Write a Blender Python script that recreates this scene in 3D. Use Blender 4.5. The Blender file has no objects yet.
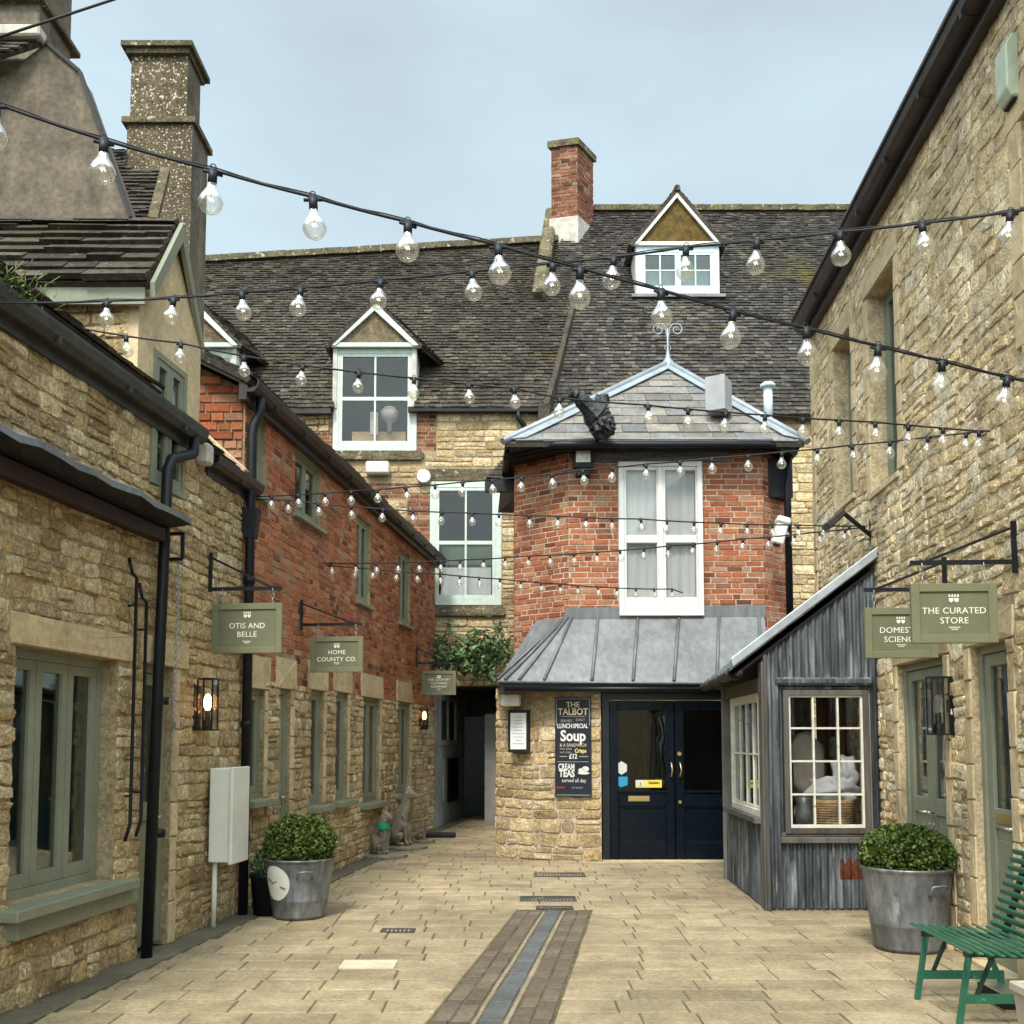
import bpy, math, random
from math import sin, cos, pi, radians, sqrt, atan2
from mathutils import Vector, Matrix, noise
R = random.Random(7)
rr = R.uniform
S = bpy.context.scene
COL = S.collection
# ------------------------------------------------------------------ camera
F = 1027.0; PX = 512.0; PY = 663.0; TH = radians(4.3); CH = 1.6
def ray(px, py):
    u = (px-PX)/F; v = (PY-py)/F
    return Vector((u, cos(TH)-v*sin(TH), sin(TH)+v*cos(TH)))
CAM = Vector((0, 0, CH))
def at_y(px, py, Y):
    d = ray(px, py); return CAM + d*(Y/d.y)
def ground_at(px, py, z=0):
    d = ray(px, py); return CAM + d*((z-CH)/d.z)
cd = bpy.data.cameras.new('camera'); cam = bpy.data.objects.new('camera', cd); COL.objects.link(cam)
cam.location = CAM; cam.rotation_euler = (radians(90)+TH, 0, 0)
cd.sensor_width = 36; cd.lens = 36*F/1024; cd.shift_y = (PY-512)/1024; cd.clip_end = 3000; cd.clip_start = .05
S.camera = cam
# ------------------------------------------------------------------ materials
class NT:
    def __init__(s, m):
        m.use_nodes = True; s.t = m.node_tree; s.t.nodes.clear()
    def n(s, typ, **kw):
        nd = s.t.nodes.new(typ)
        for k, v in kw.items():
            if k[0] == 'i' and k[1:].isdigit(): nd.inputs[int(k[1:])].default_value = v
            elif k[0] == '_': nd.inputs[k[1:].replace('_', ' ')].default_value = v
            else: setattr(nd, k, v)
        return nd
    def l(s, a, b): s.t.links.new(a, b)
def rgba(c): return (c[0], c[1], c[2], 1)
def srgb(r, g, b):
    f = lambda c: (c/255/12.92) if c/255 < .04045 else ((c/255+.055)/1.055)**2.4
    return (f(r), f(g), f(b))
MATS = {}
def mat(name, cols, rough=.85, mul=(), spots=(), bump=None, metal=0, spec=.3, emis=None, rvar=0):
    """cols: ramp driven by the per-piece random attribute; mul: noise multiplies (scale, lo, hi); spots: (scale, threshold, colour, softness)"""
    m = bpy.data.materials.new(name); q = NT(m)
    out = q.n('ShaderNodeOutputMaterial'); b = q.n('ShaderNodeBsdfPrincipled')
    q.l(b.outputs[0], out.inputs[0])
    b.inputs['Roughness'].default_value = rough; b.inputs['Metallic'].default_value = metal
    b.inputs['Specular IOR Level'].default_value = spec
    tc = q.n('ShaderNodeTexCoord')
    def noi(sc, det=4, rgh=.6):
        no = q.n('ShaderNodeTexNoise'); no.inputs['Detail'].default_value = det; no.inputs['Roughness'].default_value = rgh
        if isinstance(sc, tuple):
            mp = q.n('ShaderNodeMapping'); mp.inputs['Scale'].default_value = sc
            q.l(tc.outputs['Object'], mp.inputs[0]); q.l(mp.outputs[0], no.inputs['Vector']); no.inputs['Scale'].default_value = 1
        else:
            q.l(tc.outputs['Object'], no.inputs['Vector']); no.inputs['Scale'].default_value = sc
        return no.outputs[0]
    if len(cols) == 1:
        rg = q.n('ShaderNodeRGB'); rg.outputs[0].default_value = rgba(cols[0]); cur = rg.outputs[0]
    else:
        at = q.n('ShaderNodeAttribute', attribute_name='rnd'); rp = q.n('ShaderNodeValToRGB')
        e = rp.color_ramp.elements
        while len(e) < len(cols): e.new(.5)
        for i, c in enumerate(cols): e[i].position = i/(len(cols)-1); e[i].color = rgba(c)
        q.l(at.outputs['Fac'], rp.inputs[0]); cur = rp.outputs[0]
    for sc, lo, hi in mul:
        mr = q.n('ShaderNodeMapRange'); mr.inputs[1].default_value = .32; mr.inputs[2].default_value = .68
        mr.inputs[3].default_value = lo; mr.inputs[4].default_value = hi
        q.l(noi(sc), mr.inputs[0])
        vm = q.n('ShaderNodeVectorMath', operation='SCALE'); q.l(cur, vm.inputs[0]); q.l(mr.outputs[0], vm.inputs['Scale']); cur = vm.outputs[0]
    for sc, th, c, soft in spots:
        mr = q.n('ShaderNodeMapRange'); mr.inputs[1].default_value = th; mr.inputs[2].default_value = th+soft
        q.l(noi(sc, 5), mr.inputs[0])
        mx = q.n('ShaderNodeMix', data_type='RGBA'); q.l(mr.outputs[0], mx.inputs[0]); q.l(cur, mx.inputs[6]); mx.inputs[7].default_value = rgba(c); cur = mx.outputs[2]
    q.l(cur, b.inputs['Base Color'])
    if bump:
        bp = q.n('ShaderNodeBump'); bp.inputs['Strength'].default_value = bump[1]; bp.inputs['Distance'].default_value = bump[2] if len(bump) > 2 else .01
        q.l(noi(bump[0], 6, .65), bp.inputs['Height']); q.l(bp.outputs[0], b.inputs['Normal'])
    if rvar:
        mr = q.n('ShaderNodeMapRange'); mr.inputs[3].default_value = max(0, rough-rvar); mr.inputs[4].default_value = min(1, rough+rvar)
        q.l(noi(9), mr.inputs[0]); q.l(mr.outputs[0], b.inputs['Roughness'])
    if emis: b.inputs['Emission Color'].default_value = rgba(emis[0]); b.inputs['Emission Strength'].default_value = emis[1]
    MATS[name] = m; return m
def glass(name, tint=(.8, .85, .85), refl=1.0, milk=0.0):
    m = bpy.data.materials.new(name); q = NT(m)
    out = q.n('ShaderNodeOutputMaterial'); tr = q.n('ShaderNodeBsdfTransparent'); tr.inputs[0].default_value = rgba(tint)
    gl = q.n('ShaderNodeBsdfGlossy'); gl.inputs['Roughness'].default_value = .03; gl.inputs[0].default_value = (1, 1, 1, 1)
    fr = q.n('ShaderNodeFresnel'); fr.inputs[0].default_value = 1.5
    tc = q.n('ShaderNodeTexCoord'); no = q.n('ShaderNodeTexNoise'); no.inputs['Scale'].default_value = 1.7
    bp = q.n('ShaderNodeBump'); bp.inputs['Strength'].default_value = .25; bp.inputs['Distance'].default_value = .02
    q.l(tc.outputs['Object'], no.inputs[0]); q.l(no.outputs[0], bp.inputs['Height']); q.l(bp.outputs[0], gl.inputs['Normal'])
    ma = q.n('ShaderNodeMath', operation='MULTIPLY_ADD'); q.l(fr.outputs[0], ma.inputs[0]); ma.inputs[1].default_value = refl; ma.inputs[2].default_value = .01
    mx = q.n('ShaderNodeMixShader'); q.l(ma.outputs[0], mx.inputs[0]); q.l(tr.outputs[0], mx.inputs[1]); q.l(gl.outputs[0], mx.inputs[2])
    last = mx
    if milk:
        df = q.n('ShaderNodeBsdfDiffuse'); df.inputs[0].default_value = (.85, .84, .8, 1)
        m2 = q.n('ShaderNodeMixShader'); m2.inputs[0].default_value = milk; q.l(mx.outputs[0], m2.inputs[1]); q.l(df.outputs[0], m2.inputs[2]); last = m2
    q.l(last.outputs[0], out.inputs[0]); MATS[name] = m; return m

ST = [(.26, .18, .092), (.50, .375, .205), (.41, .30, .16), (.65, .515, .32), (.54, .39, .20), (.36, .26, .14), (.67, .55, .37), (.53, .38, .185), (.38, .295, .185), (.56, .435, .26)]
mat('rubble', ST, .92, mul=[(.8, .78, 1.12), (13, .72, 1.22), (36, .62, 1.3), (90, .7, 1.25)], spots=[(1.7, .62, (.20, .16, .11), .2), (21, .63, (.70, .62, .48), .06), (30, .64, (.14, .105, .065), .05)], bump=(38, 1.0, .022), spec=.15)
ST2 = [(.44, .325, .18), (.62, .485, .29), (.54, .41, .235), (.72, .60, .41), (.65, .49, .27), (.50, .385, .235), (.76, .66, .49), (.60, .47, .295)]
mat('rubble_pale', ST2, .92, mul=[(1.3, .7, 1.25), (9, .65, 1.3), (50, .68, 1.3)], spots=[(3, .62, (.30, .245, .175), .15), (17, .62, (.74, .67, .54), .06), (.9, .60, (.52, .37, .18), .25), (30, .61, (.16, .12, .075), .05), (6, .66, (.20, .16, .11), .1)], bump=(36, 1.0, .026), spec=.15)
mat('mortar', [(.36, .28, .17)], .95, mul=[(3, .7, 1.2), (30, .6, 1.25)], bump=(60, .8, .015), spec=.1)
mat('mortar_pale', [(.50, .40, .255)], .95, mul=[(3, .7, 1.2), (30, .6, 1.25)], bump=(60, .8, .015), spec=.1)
mat('mortar_grey', [(.46, .39, .30)], .95, mul=[(3, .7, 1.2), (30, .7, 1.2)], bump=(60, .6, .01), spec=.1)
mat('ashlar', [(.42, .32, .19), (.52, .41, .26), (.47, .37, .23)], .9, mul=[(2.5, .8, 1.15), (18, .82, 1.15)], spots=[(6, .66, (.30, .24, .15), .12)], bump=(70, .4, .008), spec=.15)
mat('brick', [(.07, .035, .025), (.18, .065, .04), (.22, .09, .055), (.13, .05, .035), (.26, .12, .08), (.19, .07, .042), (.28, .19, .125)], .9,
    mul=[(1.5, .75, 1.2), (12, .75, 1.25), (70, .75, 1.2)], spots=[(6, .66, (.42, .30, .2), .15), (3, .67, (.12, .06, .04), .15)], bump=(60, .6, .01), spec=.15)
mat('brick_bright', [(.12, .045, .028), (.35, .105, .048), (.41, .145, .07), (.27, .08, .042), (.40, .175, .095), (.33, .105, .052), (.38, .22, .14), (.20, .068, .04)], .9,
    mul=[(1.2, .8, 1.12), (40, .75, 1.25), (90, .75, 1.2)], spots=[(22, .68, (.50, .36, .27), .05), (1.3, .62, (.22, .10, .065), .2)], bump=(70, .8, .01), spec=.15)
mat('slate', [(.034, .028, .022), (.058, .048, .037), (.045, .037, .030), (.074, .062, .048), (.04, .033, .027), (.10, .085, .067)], .9,
    mul=[(1.1, .6, 1.25), (16, .6, 1.4)], spots=[(11, .63, (.19, .165, .125), .08), (.9, .62, (.07, .055, .02), .2), (30, .68, (.28, .26, .21), .05)], bump=(50, .8, .015), spec=.15)
mat('slate_blue', [(.03, .027, .025), (.055, .048, .042), (.04, .036, .034), (.075, .066, .056), (.11, .096, .08)], .88,
    mul=[(1.1, .6, 1.25), (16, .6, 1.4)], spots=[(12, .64, (.17, .15, .12), .08), (.55, .57, (.085, .07, .018), .15), (30, .69, (.26, .24, .2), .05)], bump=(50, .8, .015), spec=.2)
mat('slate_grey', [(.10, .092, .08), (.165, .15, .13), (.13, .128, .13), (.21, .185, .155), (.115, .113, .117)], .75, mul=[(3, .75, 1.2), (20, .75, 1.25)], bump=(40, .5, .01))
mat('moss_stone', [(.13, .108, .07)], .95, mul=[(3, .6, 1.3), (25, .5, 1.4)], spots=[(8, .6, (.42, .38, .28), .08), (3, .58, (.13, .115, .035), .12)], bump=(40, 1, .02), spec=.1)
mat('chimney_stone', [(.11, .085, .052)], .95, mul=[(2, .6, 1.3), (30, .6, 1.4)], spots=[(26, .575, (.5, .46, .38), .03), (18, .6, (.04, .03, .02), .05)], bump=(30, 1, .02), spec=.1)
mat('render_wall', [(.135, .112, .085)], .92, mul=[((4, 4, .6), .8, 1.15), (2.2, .65, 1.3), (14, .75, 1.25)], spots=[((3, 3, .4), .6, (.22, .145, .085), .2), ((4, 4, .5), .66, (.12, .11, .1), .15)], bump=(60, .4, .01), spec=.1)
mat('lead', [(.125, .132, .14), (.155, .163, .17), (.14, .146, .152)], .55, mul=[(1.5, .8, 1.15), ((14, 14, 2), .82, 1.2)], spots=[((7, 7, 1.2), .62, (.23, .195, .16), .15), (25, .7, (.10, .10, .10), .05)], bump=(9, .3, .01), metal=.35, spec=.4, rvar=.15)
mat('lead_pale', [(.25, .28, .31)], .5, mul=[(5, .8, 1.15)], metal=.3, spec=.4)
mat('black_iron', [(.004, .005, .008)], .5, mul=[(8, .7, 1.5)], spec=.3, rvar=.12)
mat('black_matt', [(.01, .01, .012)], .6, mul=[(9, .6, 1.6)], bump=(20, .3, .01))
mat('gutter_brown', [(.028, .022, .02)], .45, mul=[(6, .7, 1.4)], spots=[((2, 2, 9), .68, (.16, .12, .1), .1)], spec=.4)
mat('gutter_grey', [(.035, .036, .034)], .5, mul=[(6, .7, 1.4)], spots=[(12, .68, (.12, .1, .08), .1)], spec=.4)
mat('sage', [(.20, .21, .155)], .55, mul=[(3, .9, 1.1), (30, .92, 1.08)], bump=(40, .15, .005))
mat('sage_door', [(.20, .21, .155)], .5, mul=[(3, .9, 1.1)], bump=(40, .15, .005))
mat('sign_green', [(.15, .15, .09)], .55, mul=[(6, .92, 1.08)], bump=(60, .1, .004))
mat('sign_green_panel', [(.13, .13, .078)], .6, mul=[(6, .92, 1.08)])
mat('letter', [(.72, .70, .6)], .6)
mat('mint', [(.50, .57, .51)], .5, mul=[(8, .85, 1.08)], spots=[(14, .69, (.3, .3, .25), .06)])
mat('pale_blue_paint', [(.52, .62, .66)], .5, mul=[(8, .85, 1.08)])
mat('white_paint', [(.62, .62, .60)], .5, mul=[(6, .92, 1.05)], spots=[((9, 9, 5), .70, (.12, .11, .1), .03)], bump=(30, .2, .005))
mat('cream_paint', [(.62, .60, .52)], .6, mul=[(8, .8, 1.1)], spots=[(12, .66, (.3, .25, .17), .06)], bump=(30, .3, .005))
mat('plastic_white', [(.66, .65, .59)], .45, mul=[(4, .93, 1.05)])
mat('plastic_green', [(.42, .47, .37)], .5, mul=[(7, .85, 1.1)])
mat('navy', [(.0022, .005, .009)], .28, mul=[(5, .8, 1.3)], spots=[((16, 16, 9), .74, (.25, .25, .24), .02)], spec=.2, rvar=.05)
mat('navy_black', [(.006, .007, .01)], .4, mul=[(5, .8, 1.3)], spec=.4)
mat('beam', [(.10, .105, .11)], .7, mul=[((2, 2, 20), .6, 1.5), (20, .7, 1.3)], bump=((3, 3, 60), .6, .01))
mat('old_wood', [(.05, .05, .052), (.10, .09, .08), (.065, .052, .042)], .85, mul=[((12, 12, 1.5), .6, 1.4)], spots=[(7, .66, (.13, .06, .03), .1)], bump=((40, 40, 4), .6, .01))
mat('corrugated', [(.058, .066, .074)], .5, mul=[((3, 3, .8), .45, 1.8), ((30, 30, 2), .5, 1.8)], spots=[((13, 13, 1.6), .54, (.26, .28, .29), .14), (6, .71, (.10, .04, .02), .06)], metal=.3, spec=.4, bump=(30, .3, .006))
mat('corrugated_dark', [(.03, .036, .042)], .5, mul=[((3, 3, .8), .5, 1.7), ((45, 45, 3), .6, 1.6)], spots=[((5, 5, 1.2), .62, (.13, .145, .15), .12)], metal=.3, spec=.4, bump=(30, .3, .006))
mat('rust', [(.10, .028, .015)], .9, mul=[(20, .6, 1.4)])
mat('zinc', [(.17, .178, .185)], .45, mul=[(3, .6, 1.35), ((16, 16, 5), .65, 1.35)], spots=[((7, 7, 3), .62, (.42, .42, .41), .15), (4, .66, (.09, .09, .09), .15)], metal=.45, spec=.5, rvar=.15)
mat('zinc_flash', [(.42, .46, .50)], .4, mul=[(4, .75, 1.15)], metal=.4)
mat('maroon', [(.022, .008, .008)], .5, mul=[(4, .7, 1.3)])
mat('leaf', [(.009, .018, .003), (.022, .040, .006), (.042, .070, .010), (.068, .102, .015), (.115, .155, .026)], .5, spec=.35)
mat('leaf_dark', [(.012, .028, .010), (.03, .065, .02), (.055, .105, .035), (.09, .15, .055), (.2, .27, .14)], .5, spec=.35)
mat('soil', [(.012, .012, .008)], 1)
mat('paving', [(.28, .218, .132), (.335, .265, .165), (.305, .24, .148), (.36, .288, .183), (.325, .258, .163), (.25, .195, .12)], .85,
    mul=[(.6, .68, 1.15), (4.5, .78, 1.15), (30, .75, 1.2)], spots=[(2.3, .57, (.25, .20, .12), .22), (44, .66, (.13, .10, .06), .05), (.45, .56, (.19, .16, .10), .2), (13, .68, (.5, .43, .29), .08), (7, .69, (.15, .12, .08), .04)], bump=(30, .8, .012), spec=.3, rvar=.22)
mat('joint', [(.10, .08, .05)], .95, mul=[(9, .6, 1.3)], spots=[(1.2, .56, (.09, .085, .03), .1)])
mat('sett', [(.085, .066, .046), (.12, .094, .066), (.10, .078, .055), (.145, .115, .083), (.10, .083, .062)], .8, mul=[(3, .8, 1.15), (28, .8, 1.2)], bump=(35, .5, .008), rvar=.15)
mat('sett_light', [(.22, .18, .125), (.26, .215, .15)], .8, mul=[(3, .8, 1.15), (28, .8, 1.2)], bump=(35, .5, .008))
mat('sett_blue', [(.075, .08, .082), (.105, .11, .11), (.09, .094, .095)], .6, mul=[(3, .8, 1.15), (28, .8, 1.2)], bump=(35, .4, .006), rvar=.15)
mat('kerb', [(.10, .086, .062), (.13, .11, .08)], .85, mul=[(2, .75, 1.2), (25, .8, 1.2)], spots=[(1.4, .58, (.10, .10, .04), .2)], bump=(35, .4, .006))
mat('slab_white', [(.50, .44, .33)], .85, mul=[(6, .85, 1.1)])
mat('iron_grate', [(.06, .055, .05)], .6, mul=[(9, .7, 1.3)])
mat('room', [(.012, .012, .013)], 1)
mat('room_grey', [(.16, .155, .145)], 1, mul=[(1.3, .5, 1.5)])
mat('curtain_pale', [(.46, .48, .48)], .9, mul=[((6, 6, .5), .85, 1.1)])
mat('curtain_sage', [(.22, .235, .19)], .9, mul=[((9, 9, .4), .7, 1.2)])
mat('curtain_olive', [(.20, .22, .15)], .9, mul=[((9, 9, .4), .5, 1.4)])
mat('red_cloth', [(.09, .012, .014)], .9)
mat('brass', [(.52, .38, .18)], .35, metal=.8, spec=.5)
mat('steel', [(.6, .6, .6)], .3, metal=.9)
mat('chain_metal', [(.35, .36, .38)], .4, metal=.7)
mat('wicker', [(.40, .27, .14), (.55, .38, .2), (.3, .2, .1)], .85, mul=[(40, .6, 1.3)], bump=(60, .8, .01))
mat('cloth_grey', [(.42, .37, .32)], .95, mul=[(5, .8, 1.1)])
mat('cloth_white', [(.66, .67, .68)], .95, mul=[(5, .85, 1.1)])
mat('brown_cloth', [(.10, .045, .02)], .95, mul=[((9, 9, .5), .5, 1.5)])
mat('bench_green', [(.018, .10, .06)], .38, mul=[(8, .85, 1.15)], spots=[(16, .64, (.07, .22, .15), .06), (40, .70, (.06, .04, .025), .03)], spec=.4, rvar=.15)
mat('bench_dark', [(.008, .03, .022)], .45)
mat('planter_cream', [(.36, .33, .27)], .8, mul=[(6, .88, 1.08)], bump=(50, .2, .004))
mat('statue', [(.20, .17, .125)], .9, mul=[(9, .6, 1.25), (40, .8, 1.2)], spots=[(14, .62, (.55, .52, .45), .1), (6, .63, (.13, .12, .08), .12)], bump=(50, .5, .008))
mat('scarf_green', [(.01, .22, .12)], .7)
mat('bin_bag', [(.003, .0035, .004)], .35, spec=.4, bump=(14, .8, .03))
mat('grey_metal', [(.30, .30, .31)], .5, mul=[(5, .9, 1.1)], metal=.2)
mat('grey_render', [(.27, .265, .26)], .8, mul=[(2, .7, 1.2), (12, .85, 1.1)])
mat('grey_paint_light', [(.22, .215, .2)], .7, mul=[(4, .8, 1.1)])
mat('tympanum', [(.105, .068, .018)], .95, mul=[(6, .6, 1.4), (40, .6, 1.4)], spots=[(20, .7, (.4, .35, .2), .05)], bump=(50, 1, .02))
mat('tympanum_brown', [(.16, .12, .075)], .95, mul=[(6, .6, 1.4), (40, .6, 1.4)], spots=[(20, .68, (.4, .36, .28), .05)], bump=(50, 1, .02))
mat('cement', [(.46, .43, .38)], .9, mul=[(6, .7, 1.15)], bump=(40, .5, .01))
mat('chalkboard', [(.010, .013, .02)], .5, mul=[(4, .8, 1.3)])
mat('chalk_white', [(.6, .6, .58)], .8)
mat('chalk_gold', [(.62, .5, .32)], .7)
mat('chalk_yellow', [(.65, .55, .2)], .8)
mat('chalk_grey', [(.28, .29, .3)], .8)
mat('chalk_red', [(.5, .06, .04)], .8)
mat('chalk_green', [(.12, .3, .1)], .8)
mat('paper', [(.66, .67, .66)], .8, mul=[(6, .93, 1.03)])
mat('sticker_blue', [(.02, .24, .42)], .5)
mat('sticker_yellow', [(.72, .55, .06)], .5)
mat('sticker_white', [(.5, .51, .5)], .5)
mat('flame', [(1, .6, .2)], .5, emis=((1, .50, .14), 9))
mat('filament', [(1, .8, .5)], .5, emis=((1, .78, .45), 1.6))
mat('bulb_cap', [(.012, .013, .02)], .5)
mat('lamp_lens', [(.5, .49, .42)], .25, mul=[(25, .6, 1.2)], spec=.6)
glass('glass', refl=.8); glass('glass_clear', (.95, .95, .95), .35); glass('glass_dark', (.45, .5, .5), 1.2); glass('glass_bulb', (.94, .93, .89), .42, .09); glass('glass_lamp', (.95, .95, .95), .7)

# ------------------------------------------------------------------ mesh builder
class MB:
    def __init__(s): s.v = []; s.f = []; s.r = []; s.m = []; s.sm = []
    def face(s, idx, rnd=.5, m=0, sm=False): s.f.append(idx); s.r.append(rnd); s.m.append(m); s.sm.append(sm)
    def add(s, vs): n = len(s.v); s.v.extend([tuple(p) for p in vs]); return n
    def hexa(s, p, rnd=.5, m=0, skip=()):
        """p: 8 corners, 0-3 bottom ring, 4-7 top ring"""
        n = s.add(p)
        for i, q in enumerate(((3, 2, 1, 0), (4, 5, 6, 7), (0, 1, 5, 4), (1, 2, 6, 5), (2, 3, 7, 6), (3, 0, 4, 7))):
            if i not in skip: s.face([n+k for k in q], rnd, m)
    def box(s, x0, x1, y0, y1, z0, z1, rnd=.5, m=0):
        s.hexa([(x0, y0, z0), (x1, y0, z0), (x1, y1, z0), (x0, y1, z0), (x0, y0, z1), (x1, y0, z1), (x1, y1, z1), (x0, y1, z1)], rnd, m)
    def obox(s, c, ax, ay, az, rnd=.5, m=0):
        c = Vector(c); ax = Vector(ax); ay = Vector(ay); az = Vector(az)
        s.hexa([c-ax-ay-az, c+ax-ay-az, c+ax+ay-az, c-ax+ay-az, c-ax-ay+az, c+ax-ay+az, c+ax+ay+az, c-ax+ay+az], rnd, m)
    def bar(s, a, b, w, h, rnd=.5, m=0, up=(0, 0, 1)):
        a = Vector(a); b = Vector(b); d = b-a; L = d.length; d.normalize()
        x = d.cross(Vector(up))
        if x.length < 1e-4: x = d.cross(Vector((1, 0, 0)))
        x.normalize(); y = x.cross(d).normalized()
        s.obox((a+b)/2, x*w/2, d*L/2, y*h/2, rnd, m)
    def tube(s, pts, r, n=8, rnd=.5, m=0, cap=True, sm=True):
        pts = [Vector(p) for p in pts]; rs = r if isinstance(r, (list, tuple)) else [r]*len(pts)
        prev = None; rings = []
        for i, p in enumerate(pts):
            t = (pts[min(i+1, len(pts)-1)]-pts[max(i-1, 0)])
            if t.length < 1e-9: t = Vector((0, 0, 1))
            t.normalize()
            if prev is None:
                a = t.cross(Vector((0, 0, 1)))
                if a.length < .05: a = t.cross(Vector((1, 0, 0)))
            else: a = prev - t*prev.dot(t)
            a.normalize(); prev = a; b = t.cross(a)
            rings.append(s.add([p+(a*cos(2*pi*k/n)+b*sin(2*pi*k/n))*rs[i] for k in range(n)]))
        for i in range(len(rings)-1):
            for k in range(n):
                s.face([rings[i]+k, rings[i]+(k+1) % n, rings[i+1]+(k+1) % n, rings[i+1]+k], rnd, m, sm)
        if cap:
            s.face([rings[0]+k for k in range(n)][::-1], rnd, m); s.face([rings[-1]+k for k in range(n)], rnd, m)
    def lathe(s, c, prof, n=24, rnd=.5, m=0, sm=True, wob=0):
        rings = []
        for r, z in prof:
            rings.append(s.add([(c[0]+r*cos(2*pi*k/n)*(1+wob*sin(2*k)), c[1]+r*sin(2*pi*k/n), c[2]+z) for k in range(n)]))
        for i in range(len(rings)-1):
            for k in range(n): s.face([rings[i]+k, rings[i]+(k+1) % n, rings[i+1]+(k+1) % n, rings[i+1]+k], rnd, m, sm)
    def prism(s, poly, ext, rnd=.5, m=0):
        """poly: list of 3D points, ext: extrusion vector"""
        ext = Vector(ext); n = len(poly); a = s.add(poly); b = s.add([Vector(p)+ext for p in poly])
        s.face([a+k for k in range(n)], rnd, m); s.face([b+k for k in range(n)][::-1], rnd, m)
        for k in range(n): s.face([a+k, b+k, b+(k+1) % n, a+(k+1) % n], rnd, m)
WL = {}
def mesh(mb, name, mats, off):
    me = bpy.data.meshes.new(name)
    ox, oy, oz = off
    me.from_pydata([(a-ox, b-oy, c-oz) for a, b, c in mb.v], [], mb.f)
    for x in mats: me.materials.append(MATS[x])
    me.polygons.foreach_set('material_index', mb.m)
    me.polygons.foreach_set('use_smooth', mb.sm)
    at = me.attributes.new('rnd', 'FLOAT', 'FACE'); at.data.foreach_set('value', mb.r)
    me.update(); return me
def tag(o, label=None, cat=None, group=None, kind=None):
    if label: o['label'] = label
    if cat: o['category'] = cat
    if group: o['group'] = group
    if kind: o['kind'] = kind
    return o
def thing(name, label, cat, loc=(0, 0, 0), group=None):
    o = bpy.data.objects.new(name, None); COL.objects.link(o); o.location = loc; o.empty_display_size = .1
    WL[o] = Vector(loc); return tag(o, label, cat, group)
def part(name, mb, mats, parent, label=None, bevel=0, seg=1):
    if isinstance(mats, str): mats = [mats]
    off = WL[parent]
    o = bpy.data.objects.new(name, mesh(mb, name, mats, off)); COL.objects.link(o); o.parent = parent; WL[o] = off
    if label: o['label'] = label
    if bevel:
        b = o.modifiers.new('bevel', 'BEVEL'); b.width = bevel; b.segments = seg; b.limit_method = 'ANGLE'
    return o
def solo(name, mb, mats, label, cat, loc=(0, 0, 0), group=None, kind=None, bevel=0):
    if isinstance(mats, str): mats = [mats]
    o = bpy.data.objects.new(name, mesh(mb, name, mats, loc)); COL.objects.link(o); o.location = loc; WL[o] = Vector(loc)
    if bevel:
        b = o.modifiers.new('bevel', 'BEVEL'); b.width = bevel; b.segments = 1; b.limit_method = 'ANGLE'
    return tag(o, label, cat, group, kind)
def copy_tree(o, parent=None):
    c = o.copy(); COL.objects.link(c); c.parent = parent
    WL[c] = WL[o]
    for ch in [x for x in bpy.data.objects if x.parent == o]: copy_tree(ch, c)
    return c
def text_mb(mb, txt, c, U, V, size, m=0, align='CENTER', ext=.003, bold=0.0, sx=1.0, spacing=1.0, line=1.0):
    cu = bpy.data.curves.new('t', 'FONT'); cu.body = txt; cu.size = size; cu.align_x = align; cu.align_y = 'CENTER'
    cu.extrude = ext/2; cu.offset = bold; cu.space_character = spacing; cu.space_line = line; cu.resolution_u = 3
    o = bpy.data.objects.new('t', cu); COL.objects.link(o)
    me = bpy.data.meshes.new_from_object(o)
    U = Vector(U).normalized(); V = Vector(V).normalized(); W = U.cross(V); c = Vector(c)
    n = mb.add([c+U*v.co.x*sx+V*v.co.y+W*v.co.z for v in me.vertices])
    for p in me.polygons: mb.face([n+i for i in p.vertices], .5, m)
    bpy.data.objects.remove(o); bpy.data.meshes.remove(me); bpy.data.curves.remove(cu)

# ------------------------------------------------------------------ walls
class Wall:
    def __init__(s, pts, us, side=1): s.p = [Vector((a, b, 0)) for a, b in pts]; s.u = us; s.side = side
    def seg(s, u):
        for i in range(len(s.u)-2):
            if u < s.u[i+1]: return i
        return len(s.u)-2
    def nrm(s, i):
        d = (s.p[i+1]-s.p[i]).normalized(); return Vector((d.y, -d.x, 0))*s.side
    def pt(s, u, z, d=0):
        i = s.seg(u); t = (u-s.u[i])/(s.u[i+1]-s.u[i]); p = s.p[i].lerp(s.p[i+1], t); N = s.nrm(i)
        if len(s.p) > 2:  # soften the corner normal
            for j in range(1, len(s.p)-1):
                if abs(u-s.u[j]) < .02: N = (s.nrm(j-1)+s.nrm(j)).normalized()
        p = p+N*d; return Vector((p.x, p.y, z))
    def uv(s, px, py, d=0, i=0):
        N = s.nrm(i); P = s.p[i]+N*d; r = ray(px, py)
        t = (P-Vector((0, 0, 0))).dot(N)/Vector((r.x, r.y, 0)).dot(N)
        h = CAM+r*t; q = s.p[i+1]-s.p[i]; q2 = Vector((h.x, h.y, 0))-P
        return s.u[i]+q2.dot(q)/q.length_squared*(s.u[i+1]-s.u[i]), h.z
    def box(s, mb, u0, u1, z0, z1, d0, d1, rnd=.5, m=0):
        a = s.pt
        mb.hexa([a(u0, z0, d1), a(u1, z0, d1), a(u1, z0, d0), a(u0, z0, d0), a(u0, z1, d1), a(u1, z1, d1), a(u1, z1, d0), a(u0, z1, d0)] if s.side > 0 else
                [a(u1, z0, d1), a(u0, z0, d1), a(u0, z0, d0), a(u1, z0, d0), a(u1, z1, d1), a(u0, z1, d1), a(u0, z1, d0), a(u1, z1, d0)], rnd, m)
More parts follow.
